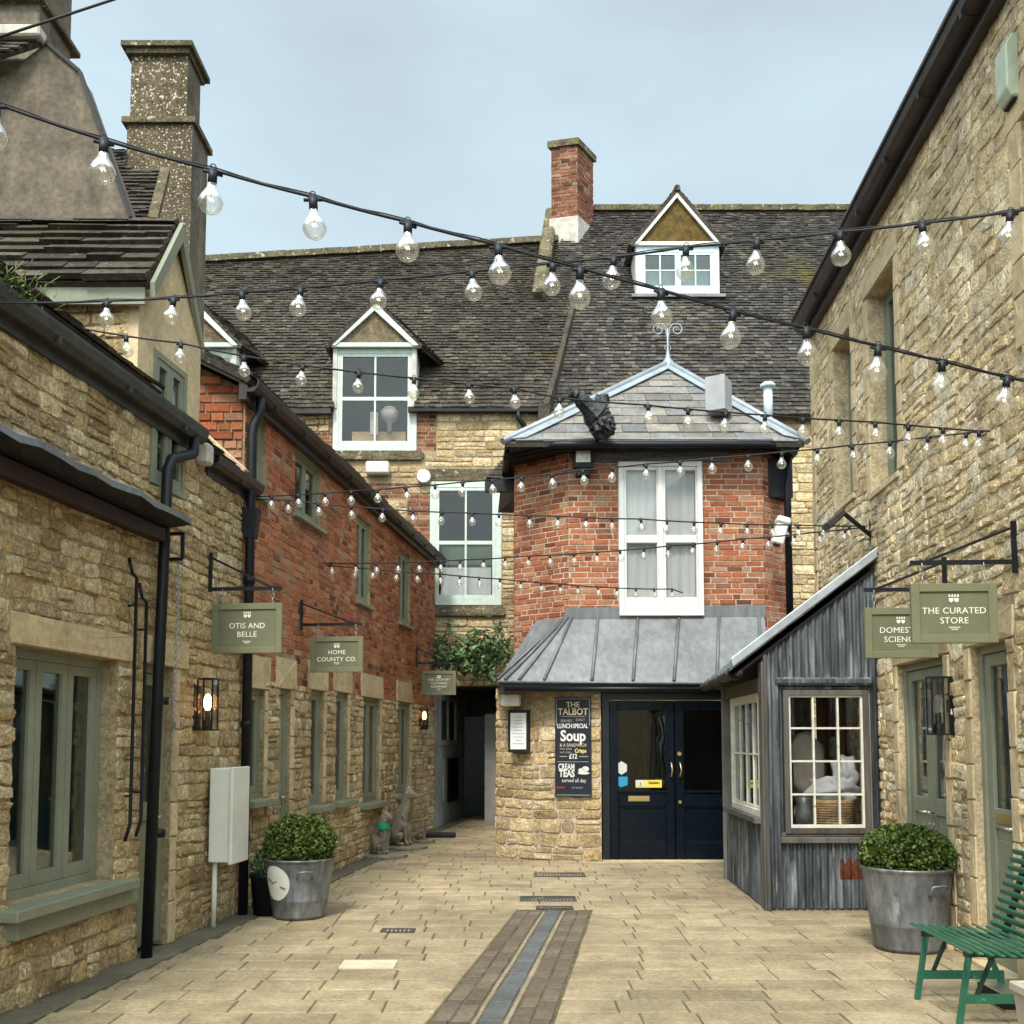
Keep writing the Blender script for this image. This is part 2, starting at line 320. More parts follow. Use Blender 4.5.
def scan(poly, z):
    xs = []
    for i in range(len(poly)):
        (a, b), (c, d) = poly[i], poly[(i+1) % len(poly)]
        if (b <= z < d) or (d <= z < b): xs.append(a+(z-b)/(d-b)*(c-a))
    xs.sort(); return [(xs[i], xs[i+1]) for i in range(0, len(xs)-1, 2)]
def subtract(iv, a, b):
    o = []
    for x, y in iv:
        if b <= x or a >= y: o.append((x, y)); continue
        if a > x: o.append((x, a))
        if b < y: o.append((b, y))
    return o
def rect(u0, u1, z0, z1): return [(u0, z0), (u1, z0), (u1, z1), (u0, z1)]
def stone(mb, w, ua, ub, za, zb, g, dep, jit, bulge, wav, m):
    for kn in w.u[1:-1]:
        if ua+.03 < kn < ub-.03: stone(mb, w, ua, kn+g/2-.001, za, zb, g, dep, jit, bulge, wav, m); stone(mb, w, kn-g/2+.001, ub, za, zb, g, dep, jit, bulge, wav, m); return
    ua += g/2; ub -= g/2; za += g/2; zb -= g/2
    W = ub-ua; H = zb-za
    if W < .015 or H < .015: return
    j = lambda k=1: rr(-jit, jit)*k
    cx = min(W, H)*rr(.1, .3); cz = min(W, H)*rr(.1, .3)
    if jit < .005: cx = cz = .007
    ring = [(ua+cx, za+j()), (ub-cx, za+j()), (ub+j(), za+cz), (ub+j(), zb-cz), (ub-cx, zb+j()), (ua+cx, zb+j()), (ua+j(), zb-cz), (ua+j(), za+cz)]
    ring = [(a, b+wav(a, b)) for a, b in ring]
    mu = (ua+ub)/2; mz = (za+zb)/2+wav(mu, (za+zb)/2)
    ins = min(.007, H*.12, W*.12)
    d = rr(*dep); tilt = rr(-.25, .25)*d; tl2 = rr(-.25, .25)*d
    front = []; inner = []
    for a, b in ring:
        ka = ins/max(W/2, .01); kb = ins/max(H/2, .01)
        fa, fb = a+(mu-a)*ka, b+(mz-b)*kb
        dd = max(.003, d*rr(.7, 1)+tilt*(a-mu)/W*2+tl2*(b-mz)/H*2)
        front.append((fa, fb, dd)); inner.append((a+(mu-a)*.5, b+(mz-b)*.5, dd+rr(.1, 1)*bulge))
    r = R.random()
    n = mb.add([w.pt(a, b, -.004) for a, b in ring]+[w.pt(*q) for q in front]+[w.pt(*q) for q in inner]+[w.pt(mu, mz, d+bulge*rr(.3, 1))])
    fl = w.side < 0
    def F_(q): mb.face(q[::-1] if fl else q, r, m)
    for k in range(8):
        k2 = (k+1) % 8
        F_([n+k, n+k2, n+8+k2, n+8+k]); F_([n+8+k, n+8+k2, n+16+k2, n+16+k]); F_([n+16+k, n+16+k2, n+24])
def masonry(mb, w, poly, holes=(), rh=(.07, .14), ln=(.1, .34), dep=(.008, .03), gap=.012, jit=.006, bulge=.006, wave=.014, m=1, split=.18):
    z0 = min(p[1] for p in poly); z1 = max(p[1] for p in poly); z = z0; sd = rr(0, 99)
    def wav(u, q):
        if wave == 0: return 0
        fade = min(1, (q-z0)/.15, (z1-q)/.15); fade = max(0, fade)
        return wave*fade*noise.noise(Vector((u*1.6, q*.9, sd)))*2
    while z < z1-.02:
        h = rr(*rh)
        if z+h > z1-rh[0]*.6: h = z1-z
        mid = z+h/2; iv = scan(poly, mid)
        for a, b, c, d in holes:
            if min(d, z+h)-max(c, z) > .12*h: iv = subtract(iv, a, b)
        for a, b in iv:
            u = a+0
            while u < b-.01:
                L = rr(*ln)*(1.25 if h > (rh[0]+rh[1])/2 else .9)
                if u+L > b-ln[0]*.7: L = b-u
                if h > rh[0]*1.5 and R.random() < split:
                    k = rr(.4, .6); stone(mb, w, u, u+L, z, z+h*k, gap, dep, jit, bulge, wav, m); stone(mb, w, u, u+L, z+h*k, z+h, gap, dep, jit, bulge, wav, m)
                else: stone(mb, w, u, u+L, z, z+h, gap, dep, jit, bulge, wav, m)
                u += L
        z += h
def brickwork(mb, w, poly, holes=(), h=.078, L=.23, gap=.011, dep=.007, m=1):
    z0 = min(p[1] for p in poly); z1 = max(p[1] for p in poly); z = z0; row = 0
    while z < z1-.02:
        hh = min(h, z1-z); mid = z+hh/2; iv = scan(poly, mid)
        for a, b, c, d in holes:
            if min(d, z+hh)-max(c, z) > .2*hh: iv = subtract(iv, a, b)
        for a, b in iv:
            u = a-(L/4 if row % 2 else 0)
            while u < b-.01:
                l = (L if R.random() < .72 else L/2)*rr(.96, 1.04); ua = max(u, a); ub = min(u+l, b)
                segs = [(ua, ub)]
                for kn in w.u[1:-1]:
                    if ua+.01 < kn < ub-.01: segs = [(ua, kn+gap/2), (kn-gap/2, ub)]
                for ua, ub in segs:
                    if ub-ua < .03: continue
                    g = gap/2; j = lambda: rr(-.003, .003); d = dep*rr(.2, 1.5); e = .004; r = R.random(); za = z+g+rr(-.002, .002); zb = z+hh-g+rr(-.002, .002); a2 = ua+g; b2 = ub-g
                    P = [(a2+j(), za), (b2+j(), za), (b2+j(), zb), (a2+j(), zb)]
                    n = mb.add([w.pt(x, y, -.003) for x, y in P]+[w.pt(x+(e if k in (0, 3) else -e), y+(e if k < 2 else -e), d*rr(.8, 1.2)) for k, (x, y) in enumerate(P)])
                    fs = [[n+4, n+5, n+6, n+7]]+[[n+k, n+(k+1) % 4, n+4+(k+1) % 4, n+4+k] for k in range(4)]
                    for q in fs: mb.face(q[::-1] if w.side < 0 else q, r, m)
                u += l
        z += hh; row += 1
def slab(mb, w, u0, u1, z0, z1, holes=(), d0=0, d1=-.32, m=0):
    us = sorted(set([u0, u1]+[x for h in holes for x in h[:2] if u0 < x < u1]+[x for x in w.u if u0 < x < u1]))
    zs = sorted(set([z0, z1]+[x for h in holes for x in h[2:] if z0 < x < z1]))
    def solid(i, k):
        if not (0 <= i < len(us)-1 and 0 <= k < len(zs)-1): return False
        a = (us[i]+us[i+1])/2; b = (zs[k]+zs[k+1])/2
        return not any(h[0] < a < h[1] and h[2] < b < h[3] for h in holes)
    def q(pts): n = mb.add([w.pt(*p) for p in pts]); ix = [n, n+1, n+2, n+3]; mb.face(ix[::-1] if w.side < 0 else ix, .5, m)
    for i in range(len(us)-1):
        for k in range(len(zs)-1):
            if not solid(i, k): continue
            a, b, c, d = us[i], us[i+1], zs[k], zs[k+1]
            q([(a, c, d0), (b, c, d0), (b, d, d0), (a, d, d0)]); q([(b, c, d1), (a, c, d1), (a, d, d1), (b, d, d1)])
            if not solid(i-1, k): q([(a, c, d1), (a, c, d0), (a, d, d0), (a, d, d1)])
            if not solid(i+1, k): q([(b, c, d0), (b, c, d1), (b, d, d1), (b, d, d0)])
            if not solid(i, k-1): q([(a, c, d1), (b, c, d1), (b, c, d0), (a, c, d0)])
            if not solid(i, k+1): q([(a, d, d0), (b, d, d0), (b, d, d1), (a, d, d1)])
def jambs(mb, w, hole, wid=.14, hs=(.2, .38), m=2, sides='lr', dep=(.012, .02)):
    """dressed blocks beside an opening; returns a wider hole for the rubble around it"""
    u0, u1, z0, z1 = hole
    for sd in sides:
        z = z0
        while z < z1-.01:
            h = min(rr(*hs), z1-z)
            if z1-z-h < .08: h = z1-z
            k = wid*rr(.75, 1)
            a, b = (u0-k, u0) if sd == 'l' else (u1, u1+k)
            stone(mb, w, a, b, z, z+h, .006, dep, .002, .001, lambda *_: 0, m); z += h
    return (u0-(wid*.85 if 'l' in sides else 0), u1+(wid*.85 if 'r' in sides else 0), z0, z1)
class Plane:
    def __init__(s, O, U, Sv):
        s.O = Vector(O); s.U = Vector(U).normalized(); s.S = Vector(Sv).normalized(); s.N = s.U.cross(s.S).normalized()
        if s.N.z < 0: s.N = -s.N
    def pt(s, u, v, d=0): return s.O+s.U*u+s.S*v+s.N*d
    def us(s, px, py):
        r = ray(px, py); t = (s.O-CAM).dot(s.N)/r.dot(s.N); h = CAM+r*t-s.O; return h.dot(s.U), h.dot(s.S)
def roof(mb, P, poly, expo=(.15, .10), wid=(.12, .28), th=.022, m=0, under=True, um=None, jit=.012, holes=()):
    s0 = min(p[1] for p in poly); s1 = max(p[1] for p in poly); s = s0
    ccw = P.U.cross(P.S).dot(P.N) > 0
    while s < s1-.01:
        t = (s-s0)/(s1-s0); e = expo[0]+(expo[1]-expo[0])*t; e = min(e, s1-s)
        iv = scan(poly, s+e*.5)
        for h in holes:
            if h[2] < s+e*.5 < h[3]: iv = subtract(iv, h[0], h[1])
        for a, b in iv:
            u = a-rr(0, .06)
            while u < b:
                l = rr(*wid); ua = max(a, u); ub = min(b, u+l)
                if ub-ua > .02:
                    g = .003; k = rr(-jit, jit); k2 = k+rr(-.005, .005); T = th*rr(.7, 1.35); L = rr(0, .008); tw = rr(-.006, .006)
                    up = min(s+e*1.35, s1)
                    n = mb.add([P.pt(ua+g, s+k, L), P.pt(ub-g, s+k2, L+tw), P.pt(ub-g, up, -.012), P.pt(ua+g, up, -.012),
                                P.pt(ua+g, s+k, L+T), P.pt(ub-g, s+k2, L+T+tw), P.pt(ub-g, up, .004), P.pt(ua+g, up, .004)])
                    r = R.random()
                    for q in ((3, 2, 1, 0), (4, 5, 6, 7), (0, 1, 5, 4), (1, 2, 6, 5), (3, 0, 4, 7)):
                        ix = [n+x for x in q]; mb.face(ix if ccw else ix[::-1], r, m)
                u += l
        s += e
    if under and not holes: mb.prism([P.pt(a, b, -.01) for a, b in poly], P.N*-.06, .2, m if um is None else um)
    elif under:
        k = 40
        for i in range(k):
            v0 = s0+(s1-s0)*i/k; v1 = s0+(s1-s0)*(i+1)/k; iv = scan(poly, (v0+v1)/2)
            for h in holes:
                if h[2] < (v0+v1)/2 < h[3]: iv = subtract(iv, h[0], h[1])
            for a, b in iv: mb.hexa([P.pt(a, v0, -.07), P.pt(b, v0, -.07), P.pt(b, v1, -.07), P.pt(a, v1, -.07), P.pt(a, v0, -.01), P.pt(b, v0, -.01), P.pt(b, v1, -.01), P.pt(a, v1, -.01)], .2, m)

# ------------------------------------------------------------------ openings
def room(w, u0, u1, z0, z1, d0, parent, depth=.7, mname='room'):
    mb = MB(); a = w.pt; D = d0-depth; e = .0
    P = [a(u0, z0, d0), a(u1, z0, d0), a(u1, z1, d0), a(u0, z1, d0), a(u0, z0, D), a(u1, z0, D), a(u1, z1, D), a(u0, z1, D)]
    n = mb.add(P)
    for q in ((4, 5, 6, 7), (0, 1, 5, 4), (1, 2, 6, 5), (2, 3, 7, 6), (3, 0, 4, 7)): mb.face([n+k for k in q])
    return part('room_interior', mb, mname, parent)
def window(parent, w, u0, u1, z0, z1, rec=.12, leaves=2, bars=0, cols=1, paint='sage', fw=.045, sw=.045, gl='glass', room_mat='room', curtain=None, cframe=1.0, sill=None, depth=.6, name='window', meet=None, bw=.02):
    mb = MB(); D = -rec
    w.box(mb, u0, u0+fw, z0, z1, D-.07, D); w.box(mb, u1-fw, u1, z0, z1, D-.07, D)
    w.box(mb, u0+fw, u1-fw, z1-fw, z1, D-.07, D); w.box(mb, u0+fw, u1-fw, z0, z0+fw, D-.07, D)
    iw = (u1-u0-2*fw); lw = iw/leaves
    for k in range(leaves):
        a = u0+fw+lw*k+.003; b = a+lw-.006; c = z0+fw+.003; d = z1-fw-.003
        w.box(mb, a, a+sw, c, d, D-.055, D-.008); w.box(mb, b-sw, b, c, d, D-.055, D-.008)
        w.box(mb, a+sw, b-sw, d-sw, d, D-.055, D-.008); w.box(mb, a+sw, b-sw, c, c+sw*1.3, D-.055, D-.008)
        A = a+sw; B = b-sw; C = c+sw*1.3; E_ = d-sw
        for i in range(1, cols): x = A+(B-A)*i/cols; w.box(mb, x-bw/2, x+bw/2, C, E_, D-.045, D-.014)
        for i in range(1, bars+1):
            y = C+(E_-C)*i/(bars+1); hw = bw/2 if meet is None else meet
            xs = [A]+[A+(B-A)*i2/cols for i2 in range(1, cols)]+[B]
            for q in range(len(xs)-1): w.box(mb, xs[q]+(bw/2 if q else 0), xs[q+1]-(bw/2 if q < len(xs)-2 else 0), y-hw, y+hw, D-.047, D-.012)
    o = part(name, mb, paint, parent)
    mb = MB(); w.box(mb, u0+fw, u1-fw, z0+fw, z1-fw, D-.034, D-.030); part('pane', mb, gl, o)
    room(w, u0+.01, u1-.01, z0+.01, z1-.01, D-.072, o, depth, room_mat)
    if curtain:
        mb = MB(); n = 26
        zt = z0+(z1-z0)*cframe
        for i in range(n):
            ua = u0+.02+(u1-u0-.04)*i/n; ub = u0+.02+(u1-u0-.04)*(i+1)/n
            da = D-.13+.018*sin(i*1.9); db = D-.13+.018*sin((i+1)*1.9)
            q = mb.add([w.pt(ua, z0, da), w.pt(ub, z0, db), w.pt(ub, zt, db), w.pt(ua, zt, da)]); mb.face([q, q+1, q+2, q+3], .5, 0, True)
        part('curtain', mb, curtain, o)
    if sill:
        mb = MB(); w.box(mb, u0-sill[0], u1+sill[0], z0-sill[2], z0-.002, -rec-.02, sill[1]); part('sill', mb, sill[3] if len(sill) > 3 else paint, o, bevel=.006)
    return o
def door(parent, w, u0, u1, z1, rec=.16, paint='sage_door', hside='r', glaz=True, fanl=0, z0=.03, letter=False, double=False):
    mb = MB(); D = -rec; fw = .06
    w.box(mb, u0, u0+fw, z0, z1, D-.09, D); w.box(mb, u1-fw, u1, z0, z1, D-.09, D); w.box(mb, u0+fw, u1-fw, z1-fw, z1, D-.09, D)
    a, b, c = u0+fw+.004, u1-fw-.004, z1-fw-.004; st = .09; mid = z0+.95
    leaves = [(a, b)] if not double else [(a, (a+b)/2-.002), ((a+b)/2+.002, b)]
    for p, q in leaves:
        w.box(mb, p, p+st, z0, c, D-.065, D-.02); w.box(mb, q-st, q, z0, c, D-.065, D-.02)
        w.box(mb, p+st, q-st, c-st, c, D-.065, D-.02); w.box(mb, p+st, q-st, mid, mid+.14, D-.065, D-.02); w.box(mb, p+st, q-st, z0, z0+.2, D-.065, D-.02)
        w.box(mb, p+st, q-st, z0+.2, mid, D-.055, D-.035)
        if q-p > .5: w.box(mb, p+st+.06, q-st-.06, z0+.28, mid-.08, D-.035, D-.027)
    o = part('door', mb, paint, parent, bevel=.004)
    mb = MB()
    for p, q in leaves: w.box(mb, p+st, q-st, mid+.14, c-st, D-.05, D-.045)
    part('pane', mb, 'glass', o)
    room(w, u0+.01, u1-.01, z0+.01, z1-.01, D-.095, o, .7)
    mb = MB()
    for p, q in leaves:
        hx = q-st/2 if (hside == 'r') == (p == leaves[0][0]) or not double and hside == 'r' else p+st/2
        if not double: hx = b-st/2 if hside == 'r' else a+st/2
        P0 = w.pt(hx, 1.0, D-.02); P1 = w.pt(hx, 1.0, D+.04); mb.tube([P0, P1], .012, 8)
        dirn = -.11 if hx > (u0+u1)/2 else .11
        if double: dirn = -.09 if p == leaves[0][0] else .09
        mb.tube([P1, w.pt(hx+dirn, 1.0, D+.04)], .009, 8); mb.tube([w.pt(hx, .9, D-.02), w.pt(hx, .9, D-.008)], .014, 10)
    part('handle', mb, 'steel', o)
    if letter:
        mb = MB(); w.box(mb, (a+b)/2-.13, (a+b)/2+.13, mid+.04, mid+.11, D-.02, D-.012); part('letter_plate', mb, 'brass', o)
    return o
def gutter(parent, w, u0, u1, z, d0=.03, wd=.13, h=.1, mname='gutter_brown', board=True, name='gutter', step=.9):
    mb = MB(); pr = [(d0, 0), (d0+wd*.55, -.0), (d0+wd*.9, h*.35), (d0+wd, h*.8), (d0+wd, h), (d0+wd-.012, h), (d0+wd-.02, h*.5), (d0+.01, h*.25), (d0, h)]
    A = [w.pt(u0, z+b, a) for a, b in pr]; B = [w.pt(u1, z+b, a) for a, b in pr]
    n = mb.add(A); k = mb.add(B); L = len(pr)
    for i in range(L): mb.face([n+i, n+(i+1) % L, k+(i+1) % L, k+i])
    mb.face([n+i for i in range(L)]); mb.face([k+i for i in range(L)][::-1])
    u = u0+step*.6
    while u < u1:
        w.box(mb, u, u+.03, z-.006, z+h*.4, d0, d0+wd*.9); u += step
    if board: w.box(mb, u0, u1, z-.07, z+h, .006, d0)
    return part(name, mb, mname, parent)
def downpipe(parent, pts, r=.04, name='downpipe', mname='black_iron', clips=()):
    mb = MB(); mb.tube(pts, r, 12)
    for c in clips: mb.tube([(c[0], c[1], c[2]-.03), (c[0], c[1], c[2]+.03)], r*1.28, 12)
    return part(name, mb, mname, parent)

LC, LT = -3.709, .121
RC, RT = 2.875, .065
LW = Wall([(LC, 0), (LC+30*LT, 30)], [0, 30], 1)
RW = Wall([(RC, 0), (RC+30*RT, 30)], [0, 30], -1)
LN = LW.nrm(0)
# ================================================================== WORLD
W = bpy.data.worlds.new('World'); S.world = W; q = NT(W)
SUN_EL, SUN_AZ = radians(52), radians(-166)     # azimuth of the sun, measured from +Y towards +X
sky = q.n('ShaderNodeTexSky', sky_type='NISHITA', sun_disc=False); sky.sun_elevation = SUN_EL; sky.sun_rotation = SUN_AZ
sky.air_density = 1.2; sky.dust_density = 2.5; sky.altitude = 50
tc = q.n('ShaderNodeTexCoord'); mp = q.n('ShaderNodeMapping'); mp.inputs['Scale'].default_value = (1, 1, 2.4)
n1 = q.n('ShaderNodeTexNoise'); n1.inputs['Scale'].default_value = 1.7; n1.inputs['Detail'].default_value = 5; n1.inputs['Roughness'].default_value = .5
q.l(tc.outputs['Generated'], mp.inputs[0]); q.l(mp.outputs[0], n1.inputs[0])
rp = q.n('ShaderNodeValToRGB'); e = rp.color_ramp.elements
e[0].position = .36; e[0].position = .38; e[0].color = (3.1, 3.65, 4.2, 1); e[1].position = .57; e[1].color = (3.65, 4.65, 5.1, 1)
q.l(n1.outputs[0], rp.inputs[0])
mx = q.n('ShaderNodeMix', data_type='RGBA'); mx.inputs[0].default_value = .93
# unseen cloud glow behind the viewer, round the sun, added to light the yard
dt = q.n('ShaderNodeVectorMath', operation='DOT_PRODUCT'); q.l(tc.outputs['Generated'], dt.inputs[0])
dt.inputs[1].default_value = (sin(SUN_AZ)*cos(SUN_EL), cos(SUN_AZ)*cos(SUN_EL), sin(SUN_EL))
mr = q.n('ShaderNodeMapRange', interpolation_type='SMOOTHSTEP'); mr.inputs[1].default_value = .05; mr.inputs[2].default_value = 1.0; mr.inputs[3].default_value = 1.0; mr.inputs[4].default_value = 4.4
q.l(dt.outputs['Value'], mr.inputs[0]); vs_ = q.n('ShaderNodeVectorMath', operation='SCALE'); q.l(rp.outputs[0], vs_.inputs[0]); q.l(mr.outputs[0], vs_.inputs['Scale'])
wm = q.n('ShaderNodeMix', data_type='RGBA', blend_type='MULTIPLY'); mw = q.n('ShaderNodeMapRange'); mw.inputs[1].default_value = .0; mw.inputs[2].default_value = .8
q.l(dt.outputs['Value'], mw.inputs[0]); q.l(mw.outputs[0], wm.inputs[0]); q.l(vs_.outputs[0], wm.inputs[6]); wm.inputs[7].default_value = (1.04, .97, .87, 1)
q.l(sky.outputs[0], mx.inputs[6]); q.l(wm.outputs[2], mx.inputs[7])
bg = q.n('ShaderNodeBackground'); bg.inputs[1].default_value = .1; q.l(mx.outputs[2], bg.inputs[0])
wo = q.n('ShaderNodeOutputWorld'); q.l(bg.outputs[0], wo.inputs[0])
sl = bpy.data.lights.new('sun', 'SUN'); sl.energy = 2.4; sl.angle = radians(12); sl.color = (1, .93, .83)
so = bpy.data.objects.new('sun', sl); COL.objects.link(so); so.location = (-5, -8, 20)
sd_ = Vector((sin(SUN_AZ)*cos(SUN_EL), cos(SUN_AZ)*cos(SUN_EL), sin(SUN_EL)))
so.rotation_euler = sd_.to_track_quat('Z', 'Y').to_euler()
S.view_settings.view_transform = 'Standard'; S.view_settings.look = 'None'; S.view_settings.exposure = 0.9; S.view_settings.gamma = 1

# ================================================================== GROUND
mb = MB(); mb.box(-400, 400, -300, 600, -.5, -.008); solo('ground', mb, 'joint', None, None, kind='structure')
def stripe_x(Y): # left and right edge of the drainage stripe
    t = (Y-5.94)/3.86; return -.48+.53*t, .22+.52*t
paved = MB(); z = 0
Y = 2.2; row = 0
def lwx(Y): return LC+LT*Y+.25
def rwx(Y): return RC+RT*Y+.02
while Y < 23:
    h = rr(.25, .31)
    x0 = lwx(Y+h/2)-(.0); x1 = rwx(Y+h/2)
    iv = [(x0, x1)]
    if Y+h/2 < 9.9:
        a, b = stripe_x(Y+h/2); iv = subtract(iv, a-.01, b+.01)
    for a, b in iv:
        u = a-rr(0, .35) if a == x0 else a
        while u < b:
            L = rr(.32, .52); ua = max(u, a); ub = min(u+L, b)
            if b-ub < .12: ub = b; L = b-u+.01
            if ub-ua > .04:
                g = rr(.004, .007); zt = [rr(-.003, .0025) for _ in range(4)]; zb = rr(-.003, .002)
                sl_ = lambda X, Yq: (stripe_x(Yq)[0 if X < .5 else 1]-stripe_x(Y+h/2)[0 if X < .5 else 1])
                def ex(X, Yq):
                    if Y+h/2 < 9.9 and (abs(X-stripe_x(Y+h/2)[0]) < .06 or abs(X-stripe_x(Y+h/2)[1]) < .06):
                        return X+(stripe_x(Yq)[0]-stripe_x(Y+h/2)[0])
                    return X
                P = [(ex(ua, Y)+g, Y+g), (ex(ub, Y)-g, Y+g), (ex(ub, Y+h)-g, Y+h-g), (ex(ua, Y+h)+g, Y+h-g)]
                c = .007; n = paved.add([(x, y, -.04) for x, y in P]+[(x, y, zb+zt[k]-.006) for k, (x, y) in enumerate(P)] +
                    [(x+(c if k in (0, 3) else -c), y+(c if k < 2 else -c), zb+zt[k]) for k, (x, y) in enumerate(P)])
                r = R.random()
                for k in range(4):
                    k2 = (k+1) % 4; paved.face([n+k, n+k2, n+4+k2, n+4+k], r); paved.face([n+4+k, n+4+k2, n+8+k2, n+8+k], r)
                paved.face([n+8, n+9, n+10, n+11], r)
            u += L
    Y += h
solo('paving', paved, 'paving', None, None, kind='structure')
mb = MB()
cols = [(0, .165, 'b'), (.165, .335, 'b'), (.335, .395, 'l'), (.395, .60, 'u'), (.60, .665, 'l'), (.665, .83, 'b'), (.83, 1, 'b')]
for f0, f1, k in cols:
    Y = 2.2+rr(0, .1)
    while Y < 9.8:
        L = {'b': rr(.13, .24), 'l': rr(.4, .6), 'u': rr(.3, .45)}[k]; Y1 = min(Y+L, 9.82)
        def c_(f, y): a, b = stripe_x(y); return a+(b-a)*f
        g = rr(.005, .009); zt = rr(-.006, .002)-(.001 if k == 'u' else 0)
        P = [(c_(f0, Y)+g, Y+g), (c_(f1, Y)-g, Y+g), (c_(f1, Y1)-g, Y1-g), (c_(f0, Y1)+g, Y1-g)]
        mb.hexa([(x, y, -.04) for x, y in P]+[(x, y, zt+rr(-.002, .002)) for x, y in P], R.random(), {'b': 0, 'l': 1, 'u': 2}[k]); Y = Y1
solo('drainage_strip', mb, ['sett', 'sett_light', 'sett_blue'], None, None, kind='structure', bevel=.006)
mb = MB(); Y = 2.2
while Y < 21:
    L = rr(.5, .95); zt = rr(-.002, .004)+.004
    P = [(LC+LT*Y-.02, Y+.004), (lwx(Y)-.006, Y+.004), (lwx(Y+L)-.006, Y+L-.004), (LC+LT*(Y+L)-.02, Y+L-.004)]
    mb.hexa([(x, y, -.04) for x, y in P]+[(x, y, zt) for x, y in P], R.random()); Y += L
solo('kerb', mb, 'kerb', None, None, kind='structure', bevel=.006)
mb = MB(); mb.box(-1.22, -.83, 7.36, 7.62, -.01, .006); solo('pale_slab', mb, 'slab_white', None, None, kind='structure')
def grate(px0, px1, py, dep, label):
    a = ground_at(px0, py); b = ground_at(px1, py); mb = MB(); y0 = a.y-dep/2; y1 = a.y+dep/2
    mb.box(a.x, b.x, y0, y0+.02, -.01, .009); mb.box(a.x, b.x, y1-.02, y1, -.01, .009); mb.box(a.x, a.x+.02, y0+.02, y1-.02, -.01, .009); mb.box(b.x-.02, b.x, y0+.02, y1-.02, -.01, .009)
    n = int((b.x-a.x)/.035)
    for i in range(1, n): x = a.x+(b.x-a.x)*i/n; mb.box(x-.009, x+.009, y0+.02, y1-.02, -.01, .007)
    mb.box(a.x+.02, b.x-.02, y0+.02, y1-.02, -.012, -.002)
    return solo('drain_cover', mb, 'iron_grate', label, 'drain cover', (a.x, y0, 0), 'drain covers let into the paving')
grate(520, 576, 899, .32, 'wide iron drain grating just beyond the end of the dark paving strip')
grate(536, 573, 908, .14, 'narrow iron drain grating touching the end of the dark paving strip')
grate(381, 415, 931, .17, 'small iron drain cover alone in the paving left of the dark strip')
grate(534, 585, 875, .34, 'dark inspection cover in the paving before the stone pub wall')

# ================================================================== LEFT STONE COTTAGE
cot = thing('stone_cottage', 'honey rubble stone cottage on the left with lead canopy and roof dormer', 'house', (-2.9, 6, 0))
h_w1 = (6.12, 7.34, .62, 2.17); h_d = (7.72, 8.22, .0, 2.18); h_dw = (7.72, 8.3, 3.57, 4.62)
lint1 = (6.05, 7.52, 2.17, 2.37); lint2 = (7.66, 8.46, 2.18, 2.40)
poly = [(3.4, 0), (9.58, 0), (9.58, 4.0), (8.56, 4.0), (7.47, 4.0), (7.47, 4.24), (3.4, 4.24)]
mb = MB(); hs = [h_w1, h_d, h_dw]
slab(mb, LW, -1, 9.58, 0, 4.0, hs); slab(mb, LW, -1, 7.47, 4.0, 4.24, []); slab(mb, LW, 7.47, 8.56, 4.0, 4.92, [h_dw], .012, -.32, 2)
mb.prism([LW.pt(7.47, 4.92, .012), LW.pt(8.56, 4.92, .012), LW.pt(8.0, 5.66, .012)], LN*-.32, .5, 2)
big = [jambs(mb, LW, h_d, .13, sides='r')]
masonry(mb, LW, poly, hs+big+[lint1, lint2], rh=(.07, .155), ln=(.08, .25), dep=(.004, .024), gap=.009, bulge=.005, jit=.014)
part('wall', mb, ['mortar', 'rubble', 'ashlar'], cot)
for l in (lint1, lint2):
    mb = MB(); stone(mb, LW, *l, .004, (.03, .034), .004, .002, lambda *_: 0, 0); LW.box(mb, l[0]+.02, l[1]-.02, l[2]+.004, l[3]-.02, -.3, .0); part('lintel', mb, 'ashlar', cot)
window(cot, LW, *h_w1, rec=.12, leaves=3, fw=.06, sw=.065, curtain='curtain_sage', cframe=.8, sill=(.12, .15, .07), bars=0, gl='glass')
mb = MB(); LW.box(mb, 6.1, 7.55, .43, .55, .0, .09); part('sill_board', mb, 'sage', cot, bevel=.005)
door(cot, LW, *h_d[:2], h_d[3], rec=.06, hside='r', paint='sage_door')
window(cot, LW, *h_dw, rec=-.02, leaves=2, fw=.05, sw=.05, curtain='curtain_sage', gl='glass')
# dormer side wall, dormer roof, boards
dm = Wall([(-6.5, 7.48), (-2.81, 7.48)], [-6.5, -2.78], 1)
mb = MB(); mb.prism([(-2.81, 7.485, 4.1), (-2.81, 7.485, 4.9), (-4.6, 7.485, 4.9), (-4.6, 7.485, 4.1)], (0, .3, 0))
masonry(mb, dm, rect(-4.6, -2.83, 4.2, 4.88), rh=(.08, .15), ln=(.12, .35), dep=(.004, .012)); part('dormer_wall', mb, ['tympanum_brown', 'rubble'], cot)
P = Plane((-2.69, 7.34, 4.98), (-1, 0, 0), (0, .65, .78))
mb = MB(); roof(mb, P, rect(0, 4.5, 0, 1.01), expo=(.15, .12), wid=(.2, .5), th=.045, jit=.008)
P2 = Plane((-2.69, 8.64, 4.98), (-1, 0, 0), (0, -.65, .78)); roof(mb, P2, rect(0, 4.5, 0, 1.01), expo=(.165, .13), wid=(.16, .4), th=.03)
for i in range(12): mb.prism([(-2.69-i*.38, 7.88, 5.72), (-2.69-i*.38, 7.99, 5.80), (-2.69-i*.38, 8.10, 5.72)], (-.37, 0, rr(-.01, .01)), R.random(), 0)
part('dormer_roof', mb, 'slate', cot)
mb = MB()
for s_, ya in ((-1, 7.39), (1, 8.59)):
    mb.prism([(-2.68, ya, 4.88), (-2.68, ya+s_*.02, 4.98), (-2.68, 7.99, 5.76), (-2.68, 7.99, 5.60)], (.035, 0, 0))
part('bargeboard', mb, 'sage', cot)
